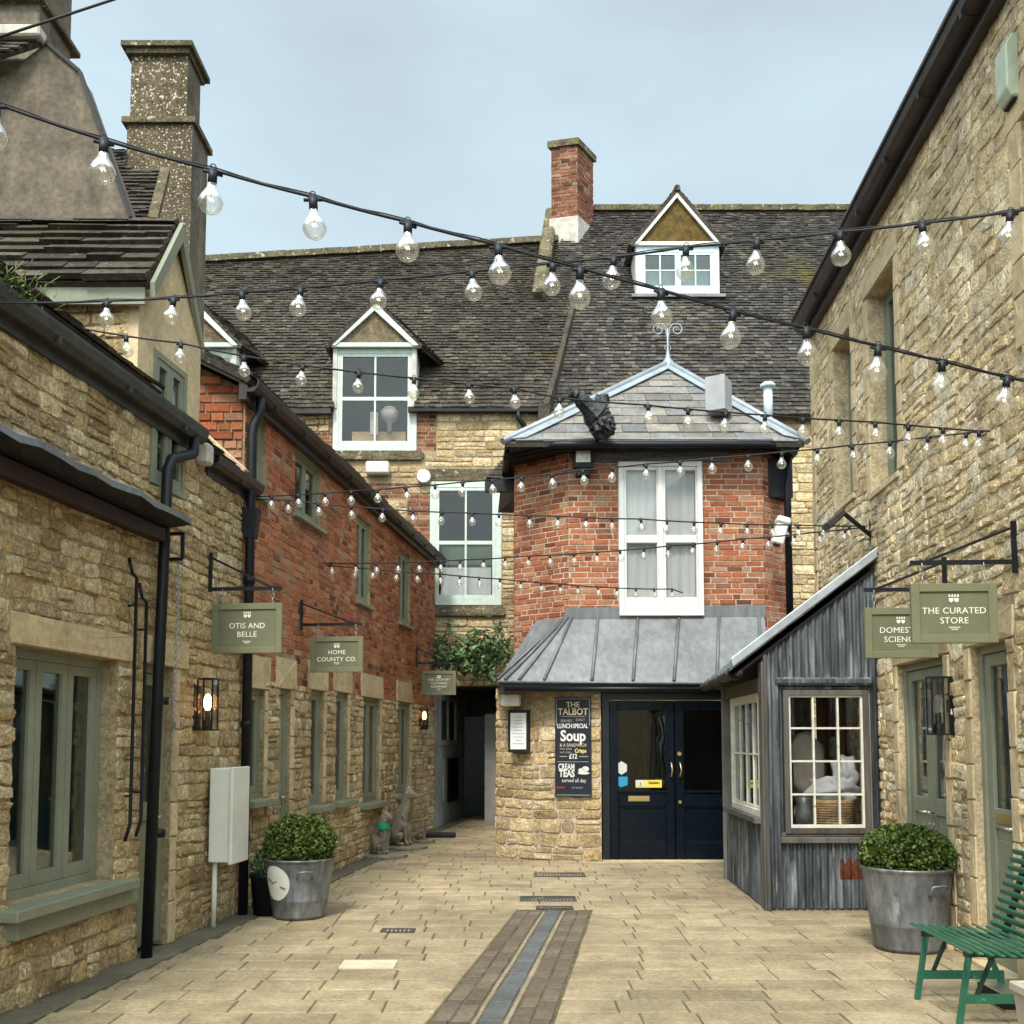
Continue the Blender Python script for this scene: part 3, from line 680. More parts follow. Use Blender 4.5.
mb = MB(); mb.box(-6.9, -2.72, 7.38, 7.41, 4.82, 4.97); part('fascia_board', mb, 'sage', cot)
mb = MB(); mb.box(-4.6, -2.72, 7.41, 7.48, 4.92, 4.94); part('soffit', mb, 'sage', cot)
t38 = radians(38)
Pr = Plane(LW.pt(3, 4.27, .1), (LT, 1, 0), (-cos(t38), 0, sin(t38)))
mb = MB(); roof(mb, Pr, rect(0, 4.75, 0, 3.8), expo=(.17, .12), wid=(.15, .35), th=.025); part('roof', mb, 'slate', cot)
t43 = radians(42)
Pr = Plane(LW.pt(8.62, 4.06, .08), (LT, 1, 0), (-cos(t43), 0, sin(t43)))
mb = MB(); roof(mb, Pr, rect(0, .95, 0, 2.6), expo=(.15, .12), wid=(.15, .3), th=.025); part('roof', mb, 'slate', cot)
gutter(cot, LW, 3, 8.46, 4.07, .03, .12, .12, 'gutter_grey'); gutter(cot, LW, 8.72, 9.78, 3.95, .03, .11, .10, 'gutter_brown')
mb = MB(); mb.obox(LW.pt(8.58, 4.02, .06), LN*.06, Vector((LT, 1, 0))*.06, (0, 0, .09)); part('kneeler', mb, 'cement', cot, bevel=.02)
x, y = LW.pt(7.84, 0, .09)[:2]
a = LW.pt(8.3, 4.10, .09); b = LW.pt(8.3, 3.95, .09); c = LW.pt(7.9, 3.79, .09); d = LW.pt(7.84, 3.69, .09); e_ = LW.pt(7.70, 0.0, .09)
downpipe(cot, [a, b, b.lerp(c, .1), c, d, e_], .042, clips=[(x, y, 1.9), (x, y, .9)])
# canopy over the shopfront
mb = MB(); n = 24
prof = []
for i in range(n+1):
    Yq = 3+(7.80-3)*i/n; w_ = .012*sin(i*2.3)+.008*sin(i*5.1)
    prof.append([LW.pt(Yq, 3.40, .02), LW.pt(Yq, 3.35+w_*.5, .20), LW.pt(Yq, 3.30+w_, .31), LW.pt(Yq, 3.255+w_, .315), LW.pt(Yq, 3.23, .2), LW.pt(Yq, 3.22, .02)])
ids = [mb.add(p) for p in prof]
for i in range(n):
    for k in range(6):
        mb.face([ids[i]+k, ids[i]+(k+1) % 6, ids[i+1]+(k+1) % 6, ids[i+1]+k], .5+.3*sin(i), 0 if k < 3 else 1)
mb.face([ids[0]+k for k in range(6)]); mb.face([ids[-1]+k for k in range(6)][::-1])
can = part('canopy', mb, ['lead', 'black_matt'], cot)
mb = MB(); LW.box(mb, 3, 7.76, 3.11, 3.215, .03, .13); part('fascia_board', mb, 'maroon', can, bevel=.008)
mb = MB()
for z_ in (3.0, 3.2): mb.bar(LW.pt(7.9, z_, 0), LW.pt(7.9, z_, .2), .025, .025)
mb.bar(LW.pt(7.9, 3.0, .2), LW.pt(7.9, 3.21, .2), .025, .025); part('bracket', mb, 'black_iron', can)
# ivory rain chain, iron stay bars
mb = MB(); A = LW.pt(7.98, 3.02, .13)
for i in range(42):
    zc = 3.02-i*.03; r_ = .014; ax = (1, 0) if i % 2 else (0, 1)
    mb.tube([(A.x+ax[0]*r_*cos(t*pi/4), A.y+ax[1]*r_*cos(t*pi/4), zc+.02*sin(t*pi/4)) for t in range(9)], .0035, 5, cap=False)
for i in range(6): mb.tube([(A.x+.012*cos(t*pi/4), A.y, 1.74-.012*i+.02*sin(t*pi/4)) for t in range(9)], .004, 5, cap=False)
solo('rain_chain', mb, 'chain_metal', 'steel link chain hanging from the canopy end beside the near black downpipe', 'chain', tuple(A))
mb = MB()
for Yq, zt, zb_, in ((7.44, 2.78, 1.0), (7.6, 2.62, 1.02)):
    mb.tube([LW.pt(Yq-.06, zt+.14, .04), LW.pt(Yq-.05, zt+.03, .06), LW.pt(Yq, zt, .07), LW.pt(Yq, zb_, .07), LW.pt(Yq-.03, zb_-.12, .05)], .013, 7)
    for z_ in (zt-.2, zb_+.2): mb.tube([LW.pt(Yq, z_, .07), LW.pt(Yq, z_, 0)], .009, 6)
solo('iron_stay_bars', mb, 'black_iron', 'pair of thin black iron bars on the stone wall left of the near downpipe', 'iron bars', tuple(LW.pt(7.5, .9, 0)))

# ================================================================== LEFT BRICK WING
wing = thing('brick_house', 'long red brick house on a stone ground floor with narrow sage windows', 'house', (-2.2, 12, 0))
gw = [(9.78, 10.25, 1.03, 2.1), (11.7, 12.19, .85, 2.18), (12.68, 13.21, .85, 2.2), (13.94, 14.86, .74, 2.19), (15.99, 16.84, .76, 2.2)]
gd = (10.67, 11.02, 0, 2.14)
uw = [(9.77, 10.16, 4.0, 4.8), (11.04, 11.95, 4.07, 4.8), (13.54, 14.25, 3.45, 4.62), (15.97, 16.79, 3.45, 4.62)]
Ls = [(h[0]-.13, h[1]+.13, h[3], h[3]+.33) for h in gw[:1]+[gd]+gw[1:]]
mb = MB(); slab(mb, LW, 9.6, 18.85, 0, 4.95, gw+uw+[gd])
hh = []
for h in gw+[gd]: hh.append(jambs(mb, LW, h, .11, m=3, sides='r'))
masonry(mb, LW, rect(9.6, 18.85, 0, 2.2), hh+gw+[gd], rh=(.065, .14), ln=(.08, .24), dep=(.004, .024), gap=.009, bulge=.005, jit=.013)
brickwork(mb, LW, rect(9.6, 18.85, 2.2, 4.93), uw+Ls+gw+[gd], m=2)
part('wall', mb, ['mortar', 'rubble', 'brick_bright', 'ashlar'], wing)
for l in Ls:
    mb = MB(); stone(mb, LW, *l, .004, (.022, .026), .004, .002, lambda *_: 0, 0); LW.box(mb, l[0]+.02, l[1]-.02, l[2]+.004, l[3]-.02, -.3, 0); part('lintel', mb, 'ashlar', wing)
for h in gw: window(wing, LW, *h, rec=.045, leaves=2 if h[1]-h[0] > .6 else 1, fw=.055, sw=.05, cols=1, curtain='curtain_sage', sill=(.08, .14, .07))
for i, h in enumerate(uw): window(wing, LW, *h, rec=.04, leaves=2, fw=.05, sw=.045, curtain='curtain_sage' if i % 2 else None, sill=(.06, .07, .05))
door(wing, LW, gd[0], gd[1], gd[3], rec=.045, paint='sage_door')
ew = Wall([(-5.0, 9.6), (-2.56, 9.6)], [-5.0, -2.56], 1)
mb = MB(); mb.prism([(-2.56, 9.605, 3.9), (-2.56, 9.605, 4.95), (-5, 9.605, 6.15), (-5, 9.605, 3.9)], (0, .3, 0))
brickwork(mb, ew, [(-2.56, 4.0), (-2.56, 4.93), (-5, 6.1), (-5, 5.9), (-3.2, 4.6)], h=.09, L=.25, gap=.014, dep=.018); part('gable_wall', mb, ['mortar', 'brick_bright'], wing)
mb = MB(); mb.bar((-2.5, 9.5, 4.1), (-4.3, 9.5, 5.72), .14, .07, up=(0, 0, 1)); part('coping', mb, 'ashlar', wing, bevel=.01)
t27 = radians(27)
Pr = Plane(LW.pt(9.4, 5.0, .13), (LT, 1, 0), (-cos(t27), 0, sin(t27)))
mb = MB(); roof(mb, Pr, rect(0, 9.6, 0, 3.1), expo=(.17, .12), wid=(.15, .35), th=.028)
A = Pr.pt(0, 3.1); mb.prism([A, Pr.pt(9.6, 3.1), Pr.pt(9.6, 3.1)+Vector((-2.6, 0, -1.4)), A+Vector((-2.6, 0, -1.4))], (0, 0, -.06), .3); part('roof', mb, 'slate', wing)
mb = MB(); mb.prism([(-2.5, 9.43, 4.93), (-2.5, 9.43, 5.01), (-4.9, 9.43, 6.23), (-4.9, 9.43, 6.1)], (0, .03, 0)); part('bargeboard', mb, 'sage', wing)
gutter(wing, LW, 9.42, 18.95, 4.86, .08, .12, .11, 'gutter_brown')
x, y = LW.pt(9.58, 0, .08)[:2]
hp = LW.pt(9.58, 0, .08)
downpipe(wing, [LW.pt(9.62, 4.86, .14), LW.pt(9.62, 4.72, .14), LW.pt(9.6, 4.6, .09), (hp.x, hp.y, 4.5), (hp.x, hp.y, 0)], .045, clips=[(x, y, 3.1), (x, y, 1.75), (x, y, .7)])
mb = MB(); mb.prism([(hp.x-.07, hp.y-.07, 3.78), (hp.x+.09, hp.y-.07, 3.78), (hp.x+.05, hp.y-.05, 3.5), (hp.x-.05, hp.y-.05, 3.5)], (0, .13, 0)); part('rainwater_head', mb, 'black_iron', wing)
# big chimney rising through the wing roof
mb = MB()
def chim(mb, x0, x1, y0, y1, z0, z1, m=0, rndm=None): mb.box(x0, x1, y0, y1, z0, z1, R.random() if rndm is None else rndm, m)
ca, cb_ = at_y(127, 135, 15).x, at_y(192, 135, 15).x; cc_, cd_ = at_y(131, 80, 15.06).x, at_y(187, 80, 15.06).x
chim(mb, ca, cb_, 15.0, 15.78, 5.2, 11.0, 0); chim(mb, cc_, cd_, 15.06, 15.70, 11.0, 12.1, 0)
chim(mb, ca-.07, cb_+.06, 14.94, 15.86, 10.97, 11.06, 1); chim(mb, cc_-.06, cd_+.05, 14.98, 15.78, 12.1, 12.18, 1); chim(mb, cb_, cb_+.006, 15.0, 15.78, 5.2, 11.0, 2); chim(mb, cd_, cd_+.006, 15.06, 15.70, 11.0, 12.1, 2)
chim(mb, cc_-.12, cd_+.11, 14.92, 15.86, 12.18, 12.26, 1)
o = part('chimney', mb, ['chimney_stone', 'moss_stone', 'render_wall', 'slate'], wing)

# ================================================================== RENDERED GABLE HOUSE BEHIND
gh = thing('rendered_house', 'tall brown rendered gable house rising behind the left cottage roof', 'house', (-5, 11.5, 0))
gz = lambda px, py: at_y(px, py, 11.5)
pts = [gz(-60, 130), gz(0, 78), gz(45, 44), gz(80, 74), gz(131, 219), gz(150, 330), gz(-60, 330)]
mb = MB(); mb.prism(pts, (0, .35, 0)); part('gable_wall', mb, 'render_wall', gh)
mb = MB(); e1 = [gz(46, 42), gz(81, 72), gz(132, 218)]
for a, b in zip(e1[:-1], e1[1:]): mb.bar(a+Vector((-.01, .0, -.0)), b+Vector((-.01, .0, -.0)), .07, .04, up=(0, 0, 1)); 
part('verge', mb, 'black_matt', gh)
mb = MB(); a, b = gz(47, 40)+Vector((0, -.25, .0)), gz(0, 76)+Vector((0, -.25, 0)); 
P = Plane(tuple(gz(47, 38)+Vector((0, -.1, 0))), (-1, 0, 0), (0, -.35, -.65))
P.N = -P.N if P.N.y > 0 else P.N
roof(mb, Plane(tuple(gz(-70, 78)+Vector((0, -.35, 0))), (1, 0, 0), (0, .3, .45)), [(0, 0), (.82, 0), (1.32, .50), (0, .50)], expo=(.09, .08), wid=(.15, .35)); part('roof', mb, 'slate', gh)
mb = MB(); mb.box(gz(-60, 40).x, gz(47, 40).x, 11.3, 11.5, gz(0, 46).z, gz(0, 35).z); part('ridge', mb, 'cement', gh, bevel=.02)
mb = MB(); c = lambda px, py: at_y(px, py, 12.2)
mb.box(c(-40, 0).x, c(40, 0).x, 12.2, 13.1, c(0, 60).z, c(0, -60).z); mb.box(c(-44, 0).x, c(46, 0).x, 12.1, 13.25, c(0, 4).z, c(0, -2).z, .5, 1)
o = part('chimney', mb, ['render_wall', 'moss_stone'], gh, bevel=.015)
# slate roof between the gable and the chimney
lr = thing('slate_roofed_house', 'low slate roof slope wedged between the rendered gable and the speckled chimney', 'house', (-5.6, 13.6, 0))
P = Plane((-6.6, 12.7, at_y(140, 222, 12.7).z), (1, 0, 0), (0, .8, 1.0))
mb = MB(); us = [P.us(*p) for p in ((95, 222), (150, 222), (163, 172), (126, 168), (126, 150), (95, 150))]
roof(mb, P, us, expo=(.12, .11), wid=(.15, .35), th=.035); part('roof', mb, 'slate', lr)
mb = MB(); a = P.pt(*us[1]); b = P.pt(*us[2]); mb.bar(a+Vector((.05, -.04, 0)), b+Vector((.05, -.04, 0)), .12, .09); mb.box(-6.6, -5.2, 12.9, 14.6, 4.0, a.z+.1); part('coping', mb, 'moss_stone', lr)

# ================================================================== BACK LEFT STONE TOWNHOUSE
th = thing('stone_townhouse', 'stone townhouse at the yard end with mint sash windows and long roof', 'house', (-2, 19.3, 0))
BW = Wall([(-9, 19.3), (.66, 19.3)], [-9, .66], 1)
d1w = (-3.43, -1.83, 7.12, 9.14); w2 = (-1.56, -.20, 4.15, 6.52)
alley = (-1.43, -.22, 0, 2.62)
mb = MB(); slab(mb, BW, -9, .66, 0, 7.92, [(d1w[0], d1w[1], 7.12, 7.92), w2, alley])
bp = [(-4.0, -3.43, 7.1, 7.9), (-1.83, -1.45, 7.12, 7.85), (-2.0, -1.56, 5.1, 6.3), (-3.6, -2.0, 6.2, 6.5)]
masonry(mb, BW, rect(-5.2, .66, 2.62, 7.92), [(d1w[0], d1w[1], 7.12, 7.92), w2, (d1w[0]-.1, d1w[1]+.15, 6.93, 7.12), (-1.7, -.1, 6.52, 6.78), (-1.62, -.1, 3.9, 4.15)]+bp, rh=(.09, .19), ln=(.18, .5), dep=(.008, .022), gap=.012, m=1)
for p in bp: brickwork(mb, BW, rect(*p), m=2)
masonry(mb, BW, rect(-5.2, -3.5, 7.5, 7.9), (), rh=(.09, .16), m=1)
part('wall', mb, ['mortar', 'rubble', 'brick', 'ashlar'], th)
mb = MB(); stone(mb, BW, d1w[0]-.1, d1w[1]+.15, 6.93, 7.115, .004, (.07, .08), .01, .004, lambda *_: 0, 0); BW.box(mb, d1w[0], d1w[1], 6.98, 7.10, -.2, .06); part('sill', mb, 'moss_stone', th)
mb = MB(); stone(mb, BW, -1.7, -.1, 6.53, 6.78, .004, (.02, .03), .01, .004, lambda *_: 0, 0); part('lintel', mb, 'moss_stone', th)
mb = MB(); stone(mb, BW, -1.62, -.12, 3.93, 4.14, .004, (.07, .08), .01, .004, lambda *_: 0, 0); part('sill', mb, 'moss_stone', th)
def sash(parent, w, u0, u1, z0, z1, curtain=None, cf=1, rm='room'):
    o = window(parent, w, u0, u1, z0, z1, rec=-.03, leaves=1, bars=1, cols=2, paint='mint', fw=.11, sw=.06, gl='glass_clear', room_mat=rm, meet=.035, bw=.035, name='sash_window', depth=.9)
    return o
o = sash(th, BW, *d1w)
mb = MB(); BW.box(mb, d1w[0]+.3, d1w[1]-.25, 7.3, 7.62, -.45, -.40, .5, 0); part('desk_panel', mb, 'wicker', o)
mb = MB(); mb.lathe((-2.38, 19.55, 7.55), [(0, 0), (.05, 0), (.05, .2), (.09, .22), (.16, .3), (.18, .42), (.1, .5), (0, .52)], 14); mb.box(-2.75, -2.6, 19.5, 19.56, 7.5, 7.95); part('ornament', mb, 'cloth_grey', o)
o = sash(th, BW, *w2)
mb = MB(); BW.box(mb, w2[0]+.2, w2[1]-.2, 4.35, 4.9, -.20, -.19); part('blind', mb, 'curtain_pale', o)
mb = MB(); BW.box(mb, w2[0]+.2, w2[1]-.2, 5.0, 5.35, -.45, -.44); part('plant_shelf', mb, 'leaf_dark', o)
RL = Plane((0, 19.12, 7.90), (1, 0, 0), (0, 4.35, 5.25))
pl = [(-8.2, 0)]+[RL.us(*p) for p in ((546, 409), (553, 380), (572, 306), (577, 262), (558, 242), (400, 251), (210, 262))]+[(-8.2, RL.us(210, 262)[1]-.05)]
pl[1] = (pl[1][0], 0)
sR = lambda z: (z-RL.O.z)/RL.S.z
d3 = at_y(197, 312, 19.24).x
mb = MB(); roof(mb, RL, pl, expo=(.14, .085), wid=(.08, .20), th=.032, jit=.010, holes=[(-3.40, -1.87, -1, sR(9.12)), (d3-.74, d3+.74, -1, sR(9.12))])
a, b, c = [RL.us(*p) for p in ((558, 242), (400, 251), (210, 262))]
L = [(-8.2, c[1]-.05), c, b, a]
for p, q_ in zip(L[:-1], L[1:]):
    k = int((q_[0]-p[0])/.45)+1
    for i in range(k):
        A = RL.pt(p[0]+(q_[0]-p[0])*i/k, p[1]+(q_[1]-p[1])*i/k, .03); B = RL.pt(p[0]+(q_[0]-p[0])*(i+1)/k-.01, p[1]+(q_[1]-p[1])*(i+1)/k, .03)
        mb.bar(A+Vector((0, 0, rr(0, .015))), B+Vector((0, 0, rr(0, .015))), .3, .14, R.random(), 1)
part('roof', mb, ['slate', 'moss_stone'], th)
mb = MB(); vs = [RL.us(*p) for p in ((545, 407), (553, 380), (572, 306))]
for p, q_ in zip(vs[:-1], vs[1:]): mb.bar(RL.pt(p[0]+.04, p[1], -.03), RL.pt(q_[0]+.04, q_[1], -.03), .10, .2)
mb.box(.5, .72, 19.05, 19.3, 7.0, 7.95); part('verge', mb, 'slate', th)
mb = MB(); p, q_ = RL.us(552, 218), RL.us(539, 300); A = at_y(552, 217, RL.pt(*p).y-.1); B = RL.pt(q_[0], q_[1], .1)
mb.bar(RL.pt(p[0], p[1], .14), B, .3, .28); part('coping', mb, 'moss_stone', th, bevel=.05)
mb = MB(); BW.box(mb, d1w[1]-.15, .6, 7.84, 7.93, .06, .19); part('gutter', mb, 'black_iron', th)
mb = MB(); BW.box(mb, -5.2, d1w[0]-.02, 7.80, 7.9, .06, .19); part('gutter', mb, 'gutter_brown', th)
mb = MB(); mb.tube([(.12, 19.15, 7.86), (.12, 19.15, 7.72), (.22, 19.2, 7.6), (.28, 19.25, 7.5), (.28, 19.25, 6)], .05, 8); part('downpipe', mb, 'black_iron', th)
def dormer(parent, cx, hw, Yf, zb, za, plane, paint, tym, wd=None, cheek=True, flare=0):
    """gabled dormer: tympanum, boards, two slate slopes running back to the roof plane"""
    def yroof(z): return plane.O.y+(z-plane.O.z)*plane.S.y/plane.S.z
    mb = MB(); mb.prism([(cx-hw+.03, Yf-.02, zb), (cx+hw-.03, Yf-.02, zb), (cx, Yf-.02, za-.1)], (0, .2, 0)); d = part('dormer', mb, tym, parent)
    mb = MB()
    for s_ in (-1, 1):
        q = [(cx+s_*(hw+.07), Yf-.1, zb-.04), (cx+s_*(hw-.12), Yf-.1, zb-.04), (cx, Yf-.1, za-.17), (cx, Yf-.1, za+.03)]
        mb.prism(q if s_ > 0 else q[::-1], (0, .06, 0))
    mb.box(cx-hw, cx+hw, Yf-.08, Yf, zb-.06, zb+.02); part('bargeboard', mb, paint, d)
    mb = MB(); sl = (za-zb)/hw
    for s_ in (-1, 1):
        ze = zb-.06; xe = cx+s_*(hw+.07); zr = za+.05
        A = Vector((xe, Yf-.11, ze)); C = Vector((cx, Yf-.11, zr)); Y1 = yroof(ze)+.05; Y2 = yroof(zr)+.05
        S_ = C-A; Ls_ = S_.length
        fl = flare if s_ > 0 else 0
        pl_ = Plane(A, (fl, 1, 0), S_); roof(mb, pl_, [(0, 0), (Y1-Yf+.14+fl*.9, 0), (Y2-Yf+.14-fl*1.2, Ls_), (0, Ls_)], expo=(.13, .11), wid=(.14, .3), th=.022)
    mb.tube([(cx, Yf-.14, za+.03), (cx, yroof(za)+.1, za+.03)], .07, 8, .3, 0, True, False); part('dormer_roof', mb, 'slate', d)
    if cheek:
        mb = MB()
        for s_ in (-1, 1):
            x = cx+s_*(hw-.06); z0 = plane.O.z+(Yf-plane.O.y)*plane.S.z/plane.S.y
            q = [(x, Yf, min(z0, zb)-.1), (x, Yf, zb-.06), (x, yroof(zb), zb-.06)]; mb.prism(q, (-s_*.08, 0, 0))
        part('cheek', mb, 'cement', d)
    return d
dormer(th, -2.64, .86, 19.24, 9.18, 10.0, RL, 'mint', 'tympanum_brown', flare=.36)
d3 = at_y(197, 312, 19.24).x
dd = dormer(th, d3, .84, 19.24, 9.18, 10.0, RL, 'mint', 'tympanum_brown', flare=.3)
mb = MB(); mb.box(d3-.8, d3+.8, 19.3, 19.42, 7.6, 9.12); part('window', mb, 'mint', dd)
mb = MB(); mb.box(d3-.64, d3-.04, 19.285, 19.297, 7.9, 8.95); mb.box(d3+.04, d3+.64, 19.285, 19.297, 7.9, 8.95); part('pane', mb, 'room_grey', dd)
# passage under the house
mb = MB(); LW.box(mb, 18.87, 23.5, 0, 2.7, -.3, .03); part('passage_wall', mb, 'grey_render', th)
mb = MB(); mb.box(-.24, .1, 19.5, 23.5, 0, 2.7); mb.box(-2, .2, 23.0, 23.2, 0, 2.7, .5, 0); mb.box(-2, .1, 19.62, 23.5, 2.63, 2.75); part('passage_wall', mb, 'beam', th)
mb = MB(); mb.box(-1.15, -.5, 22.0, 22.05, 0, 2.1); part('passage_door', mb, 'navy', th)
mb = MB(); mb.box(-.52, -.30, 19.7, 19.76, 0, 2.1); part('door_jamb', mb, 'grey_paint_light', th)
window(th, LW, 19.2, 20.9, 1.5, 2.45, rec=-.06, leaves=2, paint='grey_paint_light', fw=.04, sw=.05, gl='glass_dark', depth=.02)
mb = MB(); LW.box(mb, 19.5, 19.62, .45, 1.25, .03, .07); LW.box(mb, 20.0, 21.2, .4, 1.25, .03, .05, .5, 1); part('wall_panel', mb, ['grey_paint_light', 'navy_black'], th)

# ================================================================== BACK RIGHT ROOF HOUSE
rh_ = thing('tall_roofed_house', 'steep dark slate roofed house with small white dormer and red brick chimney', 'house', (4, 19.6, 0))
RRp = Plane((0, 19.3, 7.82), (1, 0, 0), (0, 5.5, 7.15))
tp = RRp.us(700, 211)[1]
k1 = RRp.us(559, 240); k2 = RRp.us(575, 212)
mb = MB(); u_, v_ = RRp.us(680, 297); DY = RRp.pt(u_, v_).y-.05
xl, xr = at_y(630, 246, DY).x, at_y(724, 246, DY).x; zb_ = at_y(680, 244, DY).z
roof(mb, RRp, [(.3, 0), (9.6, 0), (9.6, tp+.1), (k2[0], tp), (k1[0]+.05, k1[1]), (.3, 2.5)], expo=(.14, .085), wid=(.08, .20), th=.03, jit=.009, holes=[(xl+.12, xr-.1, v_+.05, (zb_+.1-RRp.O.z)/RRp.S.z)])
for i in range(18):
    u = k2[0]+i*.46; mb.bar(RRp.pt(u, tp+.02, .02), RRp.pt(u+.45, tp+.02, .02)+Vector((0, 0, rr(-.01, .02))), .28, .14, R.random(), 1)
part('roof', mb, ['slate_blue', 'moss_stone'], rh_)
mb = MB(); q2 = Wall([(.68, 19.55), (9.6, 19.55)], [.68, 9.6], 1); slab(mb, q2, .68, 9.6, 0, 7.9); masonry(mb, q2, rect(.68, 8, 2, 7.9), rh=(.1, .2), ln=(.2, .5)); part('wall', mb, ['mortar', 'rubble'], rh_)
u_, v_ = RRp.us(680, 297); DY = RRp.pt(u_, v_).y-.05
xl, xr = at_y(630, 246, DY).x, at_y(724, 246, DY).x; zb_ = at_y(680, 244, DY).z; za_ = at_y(680, 192, DY).z
dd = dormer(rh_, (xl+xr)/2, (xr-xl)/2-.05, DY, zb_, za_, RRp, 'white_paint', 'tympanum')
dwl = Wall([(xl, DY), (xr, DY)], [xl, xr], 1)
zb2 = at_y(680, 297, DY).z
mb = MB()
dw = window(dd, dwl, xl+.12, xr-.10, zb2+.02, zb_-.06, rec=.0, leaves=2, bars=1, cols=2, paint='pale_blue_paint', fw=.12, sw=.06, gl='glass', room_mat='room_grey', bw=.03, depth=.5) if False else None
dwin = MB()
o = window(rh_, dwl, xl+.14, xr-.12, zb2+.04, zb_-.06, rec=-.02, leaves=2, bars=1, cols=2, paint='pale_blue_paint', fw=.13, sw=.06, gl='glass', room_mat='room_grey', bw=.03, depth=.6, curtain='curtain_pale', cframe=.55)
mb = MB(); mb.box(xl+.02, xr, DY-.12, DY+.1, zb2-.04, zb2+.03); part('sill', mb, 'lead', o)
# rotated brick chimney
_c = RRp.us(568, 240); cy_ = RRp.pt(*_c).y-.1
A = at_y(551, 150, cy_+.15); B = at_y(577, 150, cy_); C = at_y(593, 150, cy_+.7)
ax = Vector((B.x-A.x, B.y-A.y, 0)); ay = Vector((C.x-B.x, C.y-B.y, 0)); cw = Wall([(A.x, A.y), (B.x, B.y), (C.x, C.y)], [0, ax.length, ax.length+ay.length], 1)
zc0 = at_y(570, 250, cy_).z; zc1 = at_y(570, 145, cy_).z
mb = MB(); lo = Vector((A.x, A.y, 0))
def ob(mb, g, z0, z1, m): 
    a_ = ax.normalized()*g; b_ = ay.normalized()*g; P0 = lo-a_-b_; P1 = lo+ax+a_-b_; P2 = lo+ax+ay+a_+b_; P3 = lo+ay-a_+b_
    mb.hexa([(p.x, p.y, z0) for p in (P0, P1, P2, P3)]+[(p.x, p.y, z1) for p in (P0, P1, P2, P3)], .5, m)
ob(mb, -.005, zc0-.5, zc1, 0); brickwork(mb, cw, rect(0, ax.length+ay.length, at_y(570, 216, cy_).z, zc1), h=.085, m=1)
ob(mb, .06, zc1, zc1+.16, 2); ob(mb, .03, zc0-.4, at_y(570, 216, cy_).z, 3)
part('chimney', mb, ['mortar', 'brick', 'moss_stone', 'cement'], rh_)
# ================================================================== RIGHT STONE BUILDING
rb = thing('stone_building', 'tall tan stone building along the right with deep set upper windows', 'building', (3.3, 8, 0))
v1 = (9.02, 9.88, 4.0, 5.97); v2 = (10.5, 11.25, 4.16, 5.96); v3 = (5.35, 6.36, 4.12, 5.6)
dd1 = (8.06, 9.24, 0, 2.27); dd2 = (6.86, 7.5, 0, 2.28)
hs = [v1, v2, v3, dd1, dd2]
mb = MB(); slab(mb, RW, -1, 12.35, 0, 6.62, hs)
jb = [jambs(mb, RW, v1, .16, m=2), jambs(mb, RW, v2, .16, m=2), jambs(mb, RW, v3, .2, m=2), jambs(mb, RW, dd1, .15, m=2), jambs(mb, RW, dd2, .15, m=2)]
lin = [(v1[0]-.1, v1[1]+.1, 5.97, 6.2), (v2[0]-.1, v2[1]+.1, 5.96, 6.2), (v3[0]-.1, v3[1]+.2, 5.6, 5.85), (dd1[0]-.14, dd1[1]+.14, 2.27, 2.48), (dd2[0]-.14, dd2[1]+.14, 2.28, 2.5)]
for l in lin: stone(mb, RW, *l, .005, (.014, .018), .004, .002, lambda *_: 0, 2); 
strip = (12.15, 12.35, 0, 6.6)
z = 0
while z < 6.58: h = min(rr(.25, .4), 6.6-z); stone(mb, RW, 12.12+rr(0, .05), 12.34, z, z+h, .006, (.015, .02), .003, .002, lambda *_: 0, 2); z += h
masonry(mb, RW, rect(3.8, 12.35, 0, 3.3), jb+lin+hs+[strip], rh=(.07, .16), ln=(.08, .26), dep=(.003, .020), gap=.008, bulge=.004, jit=.014)
masonry(mb, RW, rect(3.8, 12.35, 3.3, 6.6), jb+lin+hs+[strip], rh=(.08, .19), ln=(.09, .30), dep=(.002, .014), gap=.007, bulge=.004, jit=.014, wave=.03)
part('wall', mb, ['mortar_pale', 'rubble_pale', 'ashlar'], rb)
for v in (v1, v2, v3): window(rb, RW, *v, rec=.16, leaves=2, fw=.05, sw=.05, bars=0, curtain=None, gl='glass', sill=(.04, .03, .06, 'ashlar'))
door(rb, RW, dd1[0], dd1[1], dd1[3], rec=.05, double=True); door(rb, RW, dd2[0], dd2[1], dd2[3], rec=.05, hside='l', letter=True)
mb = MB(); RW.box(mb, dd2[0]-.05, dd2[1]+.05, -.02, .03, -.2, .06); RW.box(mb, dd1[0]-.05, dd1[1]+.05, -.02, .03, -.2, .06); part('doorstep', mb, 'ashlar', rb, bevel=.006)
gutter(rb, RW, -1, 12.3, 6.60, .09, .13, .12, 'gutter_brown'); 
mb = MB(); RW.box(mb, -1, 12.3, 6.72, 6.75, -.1, .24); RW.box(mb, -1, 12.3, 6.5, 6.7, .0, .09); part('fascia_board', mb, 'gutter_brown', rb)
t35 = radians(34); Pr = Plane(RW.pt(-1, 6.74, .1), (RT, 1, 0), (cos(t35), 0, sin(t35)))
mb = MB(); roof(mb, Pr, rect(0, 13.4, 0, 4), expo=(.2, .15), wid=(.2, .4), th=.025); part('roof', mb, 'slate', rb)
